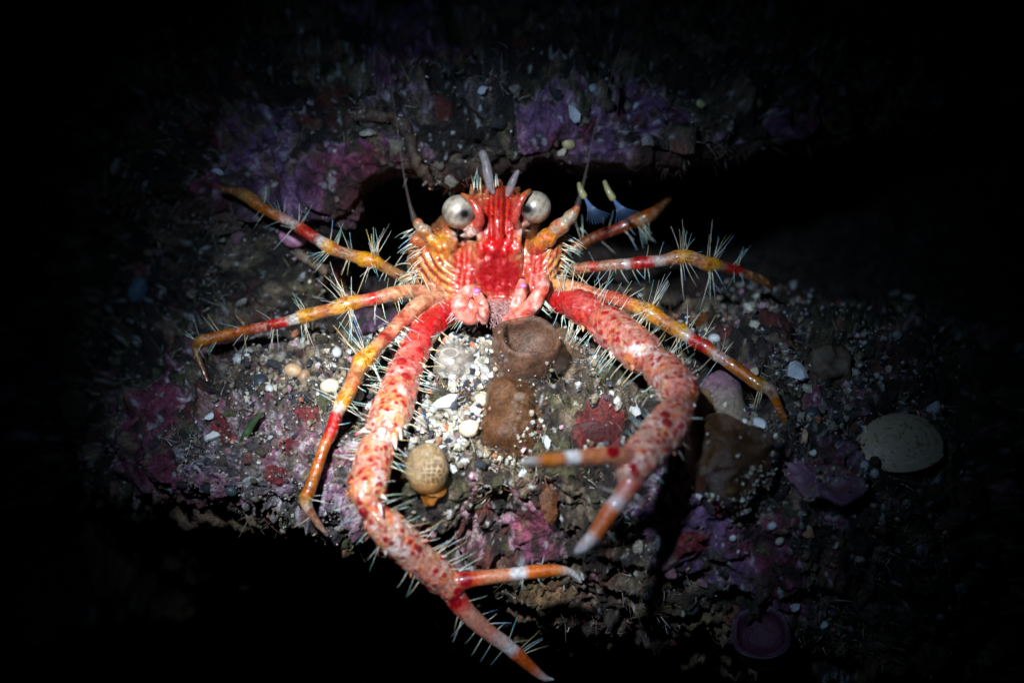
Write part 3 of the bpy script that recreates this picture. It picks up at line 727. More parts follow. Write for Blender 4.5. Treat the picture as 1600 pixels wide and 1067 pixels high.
# face
def blob(x, y, rx, ry, soft=.5):
    return 1 - sstep(1 - soft, 1 + soft * .4, np.hypot((fx - x) / rx, (fy - y) / ry) + .10 * n1)
fc = np.tile(np.array([.38, .12, .035]), (nb, 1))
fc = mixc(fc, [.52, .34, .19], sstep(.05, .45, fbm(bv, 13, 4, 104, gain=.65)) * .7)
fc = mixc(fc, [.48, .05, .02], sstep(.0, .45, fbm(bv, 7, 3, 81)) * .7)
lx = np.where(fx < 777, np.hypot((fx - 742) * .9, (fy - 372)), np.hypot((fx - 815) * 1.3, (fy - 360)))
stripe = .5 + .5 * np.sin(lx / 10.5 * 2 * math.pi + 1.4 * n3)
side = np.clip(blob(682, 430, 48, 52) + blob(868, 425, 26, 50), 0, 1)
fc = mixc(fc, [.54, .24, .06], side * sstep(.4, .7, stripe)); fc = mixc(fc, [.17, .018, .006], side * sstep(.5, .15, stripe) * .9)
inn = np.clip(blob(724, 435, 20, 62) + blob(838, 430, 18, 58), 0, 1)
st2 = .5 + .5 * np.sin((fx + (fy - 430) * .12) / 9.0 * 2 * math.pi + n3)
fc = mixc(fc, [.38, .012, .008], inn); fc = mixc(fc, [.52, .14, .09], inn * sstep(.55, .85, st2 + .5 * n1) * .7)
fc = mixc(fc, YE * .9, np.clip(blob(690, 380, 30, 20) + blob(850, 372, 26, 18) + blob(735, 370, 12, 8) + blob(818, 366, 10, 8), 0, 1) * sstep(-.5, .2, n2) * .75)
fc = mixc(fc, [.80, .66, .60], np.clip(blob(728, 366, 26, 13) + blob(822, 358, 20, 12), 0, 1) * .8)
fc = mixc(fc, [.40, .003, .004], blob(779, 345, 36, 58))
st3 = .5 + .5 * np.sin(fx / 8.5 * 2 * math.pi + 1.5 * n3)
fc = mixc(fc, [.52, .06, .02], blob(779, 330, 30, 40) * sstep(.6, .9, st3) * .6); fc = mixc(fc, [.22, .0, .006], blob(779, 335, 30, 40) * sstep(.35, .1, st3) * .8)
fc = mixc(fc, [.50, .002, .005], blob(779, 388, 42, 17))
fc = mixc(fc, [.27, .0, .006], blob(777, 430, 50, 46)); fc = mixc(fc, [.40, .012, .016], blob(777, 478, 48, 20) * sstep(-.3, .3, n1))
fc = mixc(fc, [.50, .06, .05], np.clip(blob(745, 338, 11, 26) + blob(809, 330, 10, 26), 0, 1) * .8)
fc = mixc(fc, [.50, .015, .012], np.clip(blob(737, 316, 10, 10) + blob(818, 310, 9, 10), 0, 1) * .6)
fc = mixc(fc, [.45, .012, .012], blob(700, 500, 22, 22) + 0)
fc = mixc(fc, [.40, .012, .008], face * sstep(.1, .45, fbm(bv, 17, 4, 105, gain=.65)) * .5)
fc = mixc(fc, [.62, .13, .015], np.clip(blob(692, 390, 30, 14) + blob(852, 378, 24, 12), 0, 1) * sstep(-.1, .3, n2))
fc = mixc(fc, [.34, .28, .20], np.clip(blob(660, 360, 20, 16) + blob(888, 342, 18, 16) + blob(866, 358, 12, 8), 0, 1) * sstep(-.25, .15, n1) * .8)
fc = mixc(fc, [.50, .14, .13], blob(777, 494, 42, 15))
bc = mixc(bc, fc, face * 1.0)
bc = np.clip(bc, .003, .85)
# relief: overlapping scales on the arms, knobbles on the face
dis = arm * (.026 * np.clip(.5 - we, -.1, 1) + .020 * np.clip(.45 - wd, -.1, 1) + .010 * np.clip(.45 - ws, -.1, 1)) + fing * .006 * np.clip(.5 - wd, -.1, 1) + leg * .008 * np.clip(.5 - wd, -.1, 1) + face * (.014 * np.clip(.5 - wd, -.1, 1) + .01 * n1)
dis += face * side * .012 * (stripe - .5)
bv2 = bv + bn * dis[:, None]
body_me.vertices.foreach_set('co', bv2.astype(np.float32).ravel())
set_cols(body_me, bc)
body_me.materials.clear()
body = lobpart('body', body_me, M_SHELLFISH)

# eyes
def eye(px, py, d, r, pupx, pupy):
    mb = MB(); c = P(px, py, d)
    ellipsoid(mb, c, (r, r, r * .92), CR, 64, 40)
    v, f, cc, t = mb.arrays()
    x, y, dd = pix(v); front = (v - c) @ (-F) > 0
    lc = np.hypot(x - px, y - py) / (r * 200)
    n = fbm(v, 16, 4, 91, gain=.65); ang = np.arctan2(y - py, x - px)
    e = np.tile(np.array([.50, .44, .35]), (len(v), 1))
    e = mixc(e, [.24, .17, .11], sstep(.0, .4, n + .22 * np.sin((x + y * .6) * .55)) * .6)
    e = mixc(e, [.68, .62, .53], sstep(.0, .4, -n) * .6)
    e = mixc(e, [.10, .06, .04], sstep(.62, .98, lc) * .75 * sstep(-.5, .5, np.sin(ang)))
    pd = np.hypot((x - pupx) / 10.5, (y - pupy) / 8.5) + .25 * n
    e = mixc(e, [.06, .06, .07], (1 - sstep(.6, 2.0, pd)) * front * .8)
    e = mixc(e, [.003, .003, .004], (1 - sstep(.45, .95, pd)) * front)
    return lobpart('eye', make_mesh('eye', v, f, e), M_EYE)
eye(717, 331, .22, .132, 726, 335)['label'] = 'pearly grey eye with dark pupil on the left'
eye(836, 324, .22, .126, 824, 327)['label'] = 'pearly grey eye with dark pupil on the right'

def lob_tube(name, pts, col, mat, sides=12, n=40):
    mb = MB()
    w = np.array([np.concatenate([P(p[0], p[1], p[2]), [p[3] / 200]]) for p in pts])
    sm, L = crom(w, n)
    tube(mb, sm[:, :3], np.maximum(sm[:, 3], .0025), np.asarray(col), sides)
    return lobpart(name, mb.mesh(name), mat)
# short clubbed feelers and long whip feelers
CLB = [.42, .36, .38]
lob_tube('antennule', [(770,300,.12,4),(765,290,.14,6),(762,272,.15,8),(759,254,.14,7),(754,240,.12,6)], CLB, M_CLUB)
lob_tube('antennule', [(793,304,.12,4),(796,296,.14,6),(802,282,.15,6),(809,268,.15,3)], CLB, M_CLUB)
lob_tube('antenna', [(648,344,.2,6),(641,322,.2,3),(634,290,.15,2.2),(626,240,.1,1.7),(618,180,.05,1.3),(606,100,.0,.9)], [.20,.15,.14], M_WHIP, 8)
lob_tube('antenna', [(901,326,.28,6),(908,300,.28,3.6),(917,262,.25,2.4),(930,200,.2,1.8),(952,130,.15,1.3),(978,50,.1,.9)], [.20,.15,.14], M_WHIP, 8)
# mouthparts
PKM = np.array([.54, .17, .13]); LPK = np.array([.64, .40, .37])
def mouthpart(pts, label):
    mb = MB()
    for seg in pts:
        w = np.array([np.concatenate([P(p[0], p[1], p[2]), [p[3] / 200]]) for p in seg]); sm, L = crom(w, 44)
        tube(mb, sm[:, :3], sm[:, 3] * .92, PKM, 28, .8)
    v, f, c, t = mb.arrays(); n = fbm(v, 14, 3, 95)
    c = mixc(c, LPK, sstep(-.1, .5, n)); c = mixc(c, [.62, .08, .03], sstep(.1, .6, -n) * .8)
    v = v + np.stack([fbm(v, 9, 3, 96), fbm(v, 9, 3, 97), fbm(v, 9, 3, 98)], 1) * .018; c = mixc(c, [.34, .01, .01], sstep(.05, .3, fbm(v, 18, 4, 99, gain=.65)) * .7)
    return lobpart('mouthpart', make_mesh('mouthpart', v, f, c), M_SHELLFISH)
mp_l = mouthpart([[(746,454,.30,8),(732,457,.37,12),(721,468,.41,14),(720,484,.41,16),(732,496,.38,14),(746,498,.34,8)],[(744,460,.36,8),(753,474,.40,9),(757,490,.38,9),(756,502,.33,6)],[(730,474,.37,11),(738,484,.37,12),(742,492,.35,9)]], 'l')
mp_r = mouthpart([[(816,444,.30,8),(812,462,.36,10),(806,478,.38,11),(800,492,.36,9)],[(849,434,.38,8),(846,448,.42,12),(837,468,.44,13),(822,486,.40,15),(802,498,.34,12),(788,500,.28,6)]], 'r')

def glint_bead(px, py, d, r, colr, parent=None):
    mb = MB(); ellipsoid(mb, P(px, py, d), (r / 200, r / 200 * .75, r / 200), colr, 14, 9); lobpart('glint_bead', mb.mesh('glint_bead'), M_SHELLFISH, None, parent)
glint_bead(745, 455, .375, 6, [.42, .14, .40], mp_l); glint_bead(817, 447, .355, 6, [.42, .14, .40], mp_r); glint_bead(766, 421, .09, 3, [.26, .06, .45]); glint_bead(786, 420, .09, 3, [.26, .06, .45]); glint_bead(776, 421, .09, 3.4, [.55, .02, .01])  # coloured beads imitating the purple and red glints around the mouth
# bristles: hundreds of stiff hairs
BRC0 = np.array([.92, .82, .58]); TIPS = [np.array([.22, .82, .92]), np.array([.30, .80, .60]), np.array([.25, .60, .98]), np.array([.92, .90, .82]), np.array([.80, .88, .92]), np.array([.85, .62, .20])]
class Hairs:
    def __init__(s): s.mb = MB()
    def one(s, b, d, ln, r=.0031, bend=None):
        d = d / (np.linalg.norm(d) + 1e-9)
        bend = RNG.normal(size=3) * .07 if bend is None else bend; r = r * RNG.uniform(.5, 1.2)
        t = np.linspace(0, 1, 5)[:, None]
        c = b + (d * t + bend * t * t) * ln
        ln = ln * 1.12; c = b + (d * t + bend * t * t) * ln; tip = TIPS[RNG.integers(0, len(TIPS))]; k = sstep(.1, .6, t) * RNG.uniform(.5, 1)
        cols = BRC0 * (1 - k) + tip * k
        tube(s.mb, c, r * (1 - .75 * t[:, 0]), cols, 4, 1, 0, round_ends=False)
    def done(s, name='bristles'):
        o = lobpart(name, s.mb.mesh(name), M_BRISTLE, kind='stuff'); return o

def at_pix(sm, px, py):
    x, y, d = pix(sm[:, :3]); return int(np.argmin((x - px) ** 2 + (y - py) ** 2))
def star(h, limbname, px, py, n, l0, l1, lean=.25, half=None):
    """a whorl of bristles round a joint"""
    sm = LIMBS[limbname]; i = at_pix(sm, px, py); i = min(max(i, 1), len(sm) - 2)
    c = sm[i, :3]; ax = sm[i + 1, :3] - sm[i - 1, :3]; ax /= np.linalg.norm(ax)
    a = np.cross(ax, F); a /= np.linalg.norm(a); b = np.cross(ax, a)
    if b @ F > 0: b = -b                         # b leans to the camera
    for k in range(n):
        th = RNG.uniform(-.25, math.pi + .25) if half is None else RNG.uniform(*half)
        d = a * math.cos(th) + b * math.sin(th) * .75
        dd = d + ax * (lean + RNG.normal() * .22) * RNG.choice([1, 1, -.4])
        h.one(c + d * sm[i, 3] * .85 + ax * RNG.normal() * .02, dd, RNG.uniform(l0, l1) / 200)
def along(h, limbname, s0, s1, n, l0, l1, lean=.3, edge=False):
    sm = LIMBS[limbname]
    for k in range(n):
        i = int(np.clip((s0 + (s1 - s0) * RNG.random()) * len(sm), 1, len(sm) - 2))
        c = sm[i, :3]; ax = sm[i + 1, :3] - sm[i - 1, :3]; ax /= np.linalg.norm(ax)
        a = np.cross(ax, F); a /= np.linalg.norm(a); b = np.cross(ax, a)
        if b @ F > 0: b = -b
        th = RNG.choice([0, math.pi]) + RNG.normal() * .35 if edge else RNG.uniform(0, math.pi)
        d = a * math.cos(th) + b * abs(math.sin(th)) * .8
        h.one(c + d * sm[i, 3] * .9, d + ax * (lean + RNG.normal() * .2), RNG.uniform(l0, l1) / 200)

h = Hairs(); N_ = 'leg_upper_left'
star(h, N_, 582, 408, 22, 20, 48); star(h, N_, 516, 387, 13, 18, 36); star(h, N_, 548, 399, 8, 22, 42); star(h, N_, 466, 355, 7, 20, 46); star(h, N_, 440, 340, 5, 18, 34); star(h, N_, 412, 326, 4, 16, 30); along(h, N_, .05, .25, 16, 15, 34)
h.done()
h = Hairs(); N_ = 'leg_middle_left'
star(h, N_, 545, 476, 24, 22, 52); star(h, N_, 474, 495, 11, 16, 38); star(h, N_, 425, 508, 6, 20, 40); star(h, N_, 386, 516, 6, 24, 52); star(h, N_, 340, 527, 4, 14, 30); star(h, N_, 310, 536, 6, 15, 34); along(h, N_, .05, .33, 22, 16, 38)
h.done()
h = Hairs(); N_ = 'leg_lower_left'
star(h, N_, 570, 560, 22, 20, 52); star(h, N_, 534, 631, 12, 16, 38); along(h, N_, .02, .3, 18, 16, 36); along(h, N_, .35, .95, 14, 12, 26); star(h, N_, 482, 780, 6, 12, 30)
h.done()
h = Hairs(); N_ = 'leg_back_right'
star(h, N_, 1002, 343, 12, 18, 34, half=(2.4, 3.6)); along(h, N_, .1, .6, 10, 16, 36)
h.done()
h = Hairs(); N_ = 'leg_upper_right'
star(h, N_, 1068, 401, 18, 24, 50); star(h, N_, 1112, 413, 16, 22, 54); star(h, N_, 1150, 421, 8, 18, 42); along(h, N_, .05, .5, 16, 14, 32)
h.done()
h = Hairs(); N_ = 'leg_lower_right'
star(h, N_, 1014, 489, 20, 20, 50); star(h, N_, 1068, 521, 14, 20, 46); along(h, N_, .05, .32, 34, 22, 44); star(h, N_, 1122, 556, 8, 18, 46); star(h, N_, 1092, 537, 5, 22, 50); star(h, N_, 1190, 604, 4, 14, 28)
h.done()
h = Hairs(); N_ = 'arm_left'
along(h, N_, .12, .62, 60, 16, 34, .35, True); along(h, N_, .12, .6, 34, 14, 28, .5); along(h, N_, .65, 1.0, 34, 18, 44, .2, True); along(h, 'finger_fixed_left', .05, .8, 20, 12, 36, .2, True); along(h, 'finger_moving_left', .1, .7, 6, 8, 16, .1, True)
h.done()
h = Hairs(); N_ = 'arm_right'
along(h, N_, .12, .5, 46, 20, 42, .2, True); along(h, N_, .1, .55, 26, 16, 34, .4); along(h, N_, .55, 1.0, 30, 12, 26, .2, True); along(h, 'finger_fixed_right', .05, .8, 14, 8, 20, .2, True)
h.done()
# fringes on the cheeks and the pale beard
h = Hairs()
for k in range(46):
    s = RNG.random()
    x, y = 642 + 14 * math.sin(s * 3) + RNG.normal() * 7, 345 + 100 * s
    b = P(x, y, .02 + RNG.uniform(0, .1)); h.one(b, -R * (.9 + .3 * RNG.random()) + U * RNG.uniform(-.7, .25) - F * RNG.uniform(.0, .6), RNG.uniform(12, 28) / 200, .0032, bend=-U * .35)
for k in range(34):
    s = RNG.random()
    x, y = 892 - 22 * s + RNG.normal() * 4, 345 + 90 * s
    b = P(x, y, .08); h.one(b, R * (.9 + .3 * RNG.random()) + U * RNG.uniform(-.7, .1) - F * RNG.uniform(0, .5), RNG.uniform(14, 30) / 200, .0032, bend=-U * .25)
for k in range(16):
    b = P(RNG.uniform(738, 800), RNG.uniform(290, 300), .1); h.one(b, U + RNG.normal(size=3) * .05, RNG.uniform(14, 34) / 200, .004)
for k in range(14):
    b = P(RNG.uniform(716, 735), RNG.uniform(470, 495), .4); h.one(b, -R * .6 - U * .9 - F * RNG.uniform(0, .6), RNG.uniform(16, 34) / 200)
    b = P(RNG.uniform(838, 850), RNG.uniform(462, 480), .4); h.one(b, R * .8 - U * .7 - F * RNG.uniform(0, .6), RNG.uniform(14, 28) / 200)
h.done()
bd = MB()
for k in range(520):
    x = RNG.uniform(745, 815); y = RNG.uniform(466, 495)
    b = P(x, y, .16 + .16 * RNG.random()); d = -U * RNG.uniform(.3, 1) - F * RNG.uniform(.1, .9) + R * RNG.normal() * .7
    t = np.linspace(0, 1, 4)[:, None]; ln = RNG.uniform(8, 26) / 200
    c = b + (d * t + RNG.normal(size=3) * .3 * t * t) * ln
    tube(bd, c, .0026 * (1 - .7 * t[:, 0]), np.array([.66, .36, .34]) * RNG.uniform(.7, 1.2), 3, 1, 0, round_ends=False)
lobpart('beard', bd.mesh('beard'), M_BRISTLE, kind='stuff')
# spines on the arms
def spine(px, py, d, dx, dy, dn, ln, r, c0, c1):
    mb = MB(); b = P(px, py, d); dr = R * dx - U * dy - F * dn; dr /= np.linalg.norm(dr)
    t = np.linspace(0, 1, 7)[:, None]
    tube(mb, b + dr * t * ln / 200 + U * .0 * t, r / 200 * (1 - t[:, 0] ** 1.2) + .002, np.asarray(c0) * (1 - t) + np.asarray(c1) * t, 10, 1, 0, round_ends=False)
    lobpart('spine', mb.mesh('spine'), M_SHELLFISH)
spine(580,668,1.3,-1,.45,.3,28,7,WH,RD); spine(615,676,1.42,.15,1,.3,26,7,OR,WH); spine(622,668,1.38,.3,1,.2,20,6,CR,WH); spine(597,672,1.45,.0,1,.6,22,7,WH,CR)
spine(556,740,1.6,-1,.2,.2,12,4,CR,OR); spine(553,768,1.66,-1,.3,.2,14,5,CR,OR); spine(592,785,1.8,.3,1,.5,22,5,PK,WH); spine(594,640,1.25,-1,.3,.4,16,5,CR,OR)
for sidx, nm in ((0, 'arm_left'), (1, 'arm_right')):
    sm = LIMBS[nm]
    for k in range(20):
        i = int(len(sm) * (.22 + .74 * (k + RNG.random() * .6) / 20)); i = min(i, len(sm) - 3)
        ax = sm[i + 1, :3] - sm[i - 1, :3]; ax /= np.linalg.norm(ax)
        a = np.cross(ax, F); a /= np.linalg.norm(a); s = 1 if k % 2 else -1
        e = (a * s * RNG.uniform(.75, 1) - F * RNG.uniform(.0, .7)); e /= np.linalg.norm(e)
        b = sm[i, :3] + e * sm[i, 3] * .88; dr = e + ax * .8
        x, y, d = pix(b[None]); spine(x[0], y[0], d[0], dr @ R, -(dr @ U), -(dr @ F), RNG.uniform(8, 15), RNG.uniform(3, 4.5), CR, [OR, WH, PK][k % 3])

# ------------------------------------------------------------------ sea squirts
def squirt_tube(root, name, pts, col, mat, hole=True, sides=28, wall=.03, nz=.03):
    """a soft open tube: outer wall turned in over a rim"""
    mb = MB()
    w = np.array([np.concatenate([p[0], [p[1]]]) for p in pts]); sm, L = crom(w, 40)
    c, r = sm[:, :3], sm[:, 3]
    if hole:
        t = c[-1] - c[-3]; t /= np.linalg.norm(t)
        ic = np.array([c[-1] + t * wall * .55, c[-1] + t * wall * .3, c[-4], c[-8], c[-13]]); ir = np.array([r[-1] - wall * .5, r[-1] - wall, r[-4] - wall * 1.25, (r[-8] - wall) * .8, .01])
        c = np.vstack([c, ic]); r = np.concatenate([r, ir])
    tv, n, b = frames(c)
    n = np.where(np.arange(len(c))[:, None] >= 40, n[39], n); b = np.where(np.arange(len(c))[:, None] >= 40, b[39], b)
    th = np.linspace(0, 2 * math.pi, sides, endpoint=False)
    v = c[:, None] + (np.cos(th)[None, :, None] * n[:, None] + np.sin(th)[None, :, None] * b[:, None]) * r[:, None, None]
    m = len(c); f = []
    for i in range(m - 1):
        for j in range(sides):
            k = (j + 1) % sides; f.append((i*sides+j, i*sides+k, (i+1)*sides+k, (i+1)*sides+j))
    f.append(tuple((m-1)*sides+j for j in range(sides)))
    v = v.reshape(-1, 3); nn = fbm(v, 4, 3, 55)
    v = v + np.stack([fbm(v, 3.2, 3, 56), fbm(v, 3.2, 3, 57), fbm(v, 3.2, 3, 58)], 1) * nz * 1.8
    cc = np.clip(np.asarray(col) * (1 + .8 * fbm(v, 9, 4, 54, gain=.65)[:, None]), 0.004, .9)
    me = make_mesh(name, v, f, cc)
    if root is not None:
        recentre(me, root.location); return obj(name, me, mat, root)
    return obj(name, me, mat)

h0, hn = hit(812, 612); root = empty('sea_squirt', h0)
tag(root, 'tall brown chimney shaped sea squirt with open rim below the lobster mouth', 'sea squirt')
q0 = np.array(h0) - np.array([0, 0, .15])
squirt_tube(root, 'tube', [(q0, .24), (P(806, 592, .5), .22), (P(812, 566, .58), .24), (P(822, 542, .67), .255), (P(828, 526, .74), .24)], [.11, .055, .034], M_TUNIC, wall=.035)
squirt_tube(root, 'side_lobe', [(P(872, 590, .15), .2), (P(876, 560, .12), .17), (P(880, 535, .08), .13), (P(882, 526, .05), .06)], [.22, .13, .08], M_TUNIC, hole=False)
h0, hn = hit(800, 660); root = empty('sea_squirt', h0)
tag(root, 'low orange brown rounded sea squirt at the foot of the brown chimney', 'sea squirt')
squirt_tube(root, 'mantle', [(P(790, 712, .9), .20), (P(792, 690, .96), .24), (P(800, 660, .9), .24), (P(806, 632, .76), .22), (P(808, 606, .6), .2), (P(810, 596, .5), .1)], [.10, .042, .016], M_TUNIC, hole=False, nz=.07)
squirt_tube(root, 'side_lobe', [(P(838, 700, .85), .10), (P(840, 672, .86), .13), (P(838, 645, .74), .12), (P(834, 625, .6), .05)], [.09, .04, .018], M_TUNIC, hole=False, nz=.06)
squirt_tube(root, 'side_lobe', [(P(770, 700, .9), .14), (P(772, 680, .95), .16), (P(775, 655, .88), .13), (P(778, 645, .8), .05)], [.12, .05, .018], M_TUNIC, hole=False, nz=.06)

h0, hn = hit(706, 575); root = empty('sea_squirt', h0)
tag(root, 'clear bubble like sea squirt with dark siphon beside the left arm', 'sea squirt')
mb = MB(); ellipsoid(mb, P(706, 568, .38), (.18, .16, .16), [.30, .26, .22], 30, 18); me = mb.mesh('mantle'); recentre(me, h0); obj('mantle', me, M_GLASSY, root)
mb = MB(); ellipsoid(mb, P(706, 574, .30), (.15, .12, .11), [.33, .22, .15], 20, 12); me = mb.mesh('gut'); recentre(me, h0); obj('gut', me, M_TUNIC, root)
for k, (x, y, rr) in enumerate(((697,563,.05),(704,570,.035),(718,563,.028),(691,572,.03),(712,575,.03),(702,556,.025))):
    mb = MB(); ellipsoid(mb, P(x, y, .46), (rr, rr, rr), [.48, .45, .40] if k != 5 else [.05, .04, .04], 14, 9); me = mb.mesh('bubble'); recentre(me, h0); obj('bubble', me, M_TUNIC, root)
for k in range(2):
    a = np.linspace(0, 2 * math.pi, 26); c = np.stack([P(703 + (13 - 5 * k) * math.cos(t), 551 + (6 - 2 * k) * math.sin(t), .47 + .01 * k) for t in a])
    mb = MB(); tube(mb, c, np.full(26, .012), np.array([.40, .38, .37]) * (1 - .85 * k), 6, 1, 0, False); me = mb.mesh('siphon_rim'); recentre(me, h0); obj('siphon_rim', me, M_SHELL, root)

h0, hn = hit(670, 765); root = empty('sea_squirt', h0)
tag(root, 'small honey coloured egg shaped sea squirt with netted patch right of the left arm', 'sea squirt')
hd = float(pix(np.array(h0)[None])[2][0])
cd = max(hd + .12, 1.15)
mb = MB(); ellipsoid(mb, P(668, 732, cd), (.165, .19, .15), [.34, .235, .12], 150, 96)
v, f, c, t = mb.arrays(); x, y, dd = pix(v)
v = v + np.stack([fbm(v, 5, 3, 148), fbm(v, 5, 3, 149), fbm(v, 5, 3, 150)], 1) * .02; netm = (1 - sstep(.75, 1.1, np.hypot((x - 676) / 23, (y - 737) / 21) + .12 * fbm(v, 12, 2, 64)))
_cells = np.array([(656 + 9.5 * a + 4.7 * (b % 2) + 3.0 * math.sin(7.1 * a + 3.3 * b), 717 + 8.0 * b + 2.2 * math.sin(5.3 * a + 2.1 * b)) for a in range(6) for b in range(6)])
_dd = np.sort(np.hypot(x[:, None] - _cells[None, :, 0], y[:, None] - _cells[None, :, 1]), axis=1); lines = 1 - sstep(1.2, 2.6, _dd[:, 1] - _dd[:, 0])
c = mixc(c, [.15, .07, .018], netm * (1 - lines) * .85); c = mixc(c, [.44, .34, .20], netm * lines * .7); c = mixc(c, [.30, .11, .016], sstep(745, 768, y) * .8)
me = make_mesh('mantle', v - np.array([0, 0, 0]), f, c); recentre(me, h0); obj('mantle', me, M_TUNIC, root)
squirt_tube(root, 'foot', [(np.array(h0) - np.array(hn) * .05, .12), (P(668, 768, cd - .05), .10), (P(668, 755, cd), .12)], [.26, .095, .014], M_TUNIC, hole=False, nz=.06)

h0, hn = hit(1135, 690); root = empty('sea_squirt', h0)
tag(root, 'smooth pale mauve and cream sea squirt rising behind the right arm', 'sea squirt')
def lobe(name, pts, top, low, mat=M_TUNIC):
    o = squirt_tube(root, name, pts, low, mat, hole=False)
    n = len(o.data.vertices); a = np.empty(n * 3, np.float32); o.data.vertices.foreach_get('co', a); a = a.reshape(-1, 3) + np.array(root.location)
    x, y, d = pix(a); k = sstep(np.percentile(y, 45), np.percentile(y, 8), y)
    cc = np.ones((n, 4), np.float32); cc[:, :3] = mixc(np.tile(np.asarray(low, float), (n, 1)), top, k * .8)
    o.data.attributes['Col'].data.foreach_set('color', cc.ravel()); return o
lobe('mantle', [(P(1128,690,.75),.20),(P(1130,660,.72),.20),(P(1126,625,.60),.19),(P(1122,602,.5),.15),(P(1120,592,.45),.06)], [.34,.17,.26], [.34,.27,.20])
lobe('side_lobe', [(P(1088,680,.85),.13),(P(1090,650,.8),.15),(P(1092,625,.72),.13),(P(1093,612,.66),.05)], [.36,.22,.12], [.34,.20,.10])
h0, hn = hit(1140, 735); root = empty('sea_squirt', h0)
tag(root, 'broad brown net patterned sea squirt below the pale mauve one', 'sea squirt')
hd = float(pix(np.array(h0)[None])[2][0])
mb = MB(); ellipsoid(mb, P(1140, 722, hd + .02), (.34, .25, .22), [.075, .036, .016], 90, 56)
v, f, c, t = mb.arrays(); wq, wqc = worley(v, 24, 67); c = mixc(c, [.04, .018, .008], sstep(.42, .25, wq) * .8); v = v + np.stack([vnoise(v, 4, 45), vnoise(v, 4, 46), vnoise(v, 4, 47)], 1) * .05 + np.stack([fbm(v, 3, 3, 48), fbm(v, 3, 3, 49), fbm(v, 3, 3, 50)], 1) * .22
me = make_mesh('mantle', v, f, c); recentre(me, h0); obj('mantle', me, M_TUNIC, root)

# ------------------------------------------------------------------ clam shell with growth rings and ribs
def basis(n, upv):
    n = np.asarray(n, float); n /= np.linalg.norm(n)
    u = np.asarray(upv, float) - (np.asarray(upv) @ n) * n; u /= np.linalg.norm(u)
    return np.cross(u, n), u, n
def clam(c, n, hinge, wid, hei, bulge, name, mat, colr, res=44):
    X, Y, Z = basis(n, hinge)
    v = []; cc = []
    rng = np.linspace(0, 1, res); ths = np.linspace(0, 2 * math.pi, 96, endpoint=False)
    for layer in (0, 1):
        for s in rng:
            for th in ths:
                a, b = math.cos(th), math.sin(th)
                rx = wid * (1 + .08 * a); ry = hei * (1 + .10 * b * (abs(a) < .6))
                x, y = rx * a * s, ry * b * s
                # apex is shifted toward the hinge
                x, y = x, y + hei * .42 * (1 - s)
                z = bulge * (1 - s ** 2.1) + .0010 * math.sin(s * 56) * (s > .12) + .0045 * math.sin(th * 46) * s - layer * .018
                v.append(np.asarray(c) + X * x + Y * y + Z * z)
                k = .95 + .05 * math.sin(s * 34) ; cc.append(np.asarray(colr) * k)
    v = np.array(v); cc = np.array(cc); m = 96; f = []
    for layer in (0, 1):
        o = layer * res * m
        for i in range(res - 1):
            for j in range(m):
                k = (j + 1) % m; q = (o+i*m+j, o+i*m+k, o+(i+1)*m+k, o+(i+1)*m+j)
                f.append(q[::-1] if layer else q)
    o = res * m
    for j in range(m):
        k = (j + 1) % m; f.append(((res-1)*m+j, (res-1)*m+k, o+(res-1)*m+k, o+(res-1)*m+j))
    nn = fbm(v, 26, 2, 51); cc = mixc(cc, [.30, .20, .09], sstep(.32, .5, nn) * .8); cc = mixc(cc, [.02, .02, .02], sstep(.55, .66, fbm(v, 18, 2, 52)) * .9)
    return make_mesh(name, v, f, cc)
h0, hn = hit(1408, 700)
root = empty('clam_shell', h0); tag(root, 'large pale speckled clam shell lying tilted on the dark right rock', 'shell')
cc = np.array(h0) + np.array(hn) * .06
vn = -F * .75 + U * .6 + R * .05
me = clam(P(1412, 694, float(pix(cc[None])[2][0]) + .12), vn, -R * .95 - U * .32, .27, .34, .10, 'valve', M_SHELL, [.58, .46, .32]); recentre(me, h0)
# axes: hinge side points to the upper left
obj('valve', me, M_SHELL, root)
mb = MB(); tube(mb, np.array([P(1352 + 6 * math.sin(t), 668 + 38 * t, float(pix(cc[None])[2][0]) + .08) for t in np.linspace(0, 1, 12)]), np.linspace(.02, .035, 12), np.array([.5, .42, .30]), 8); me = mb.mesh('hinge'); recentre(me, h0); obj('hinge', me, M_SHELL, root)

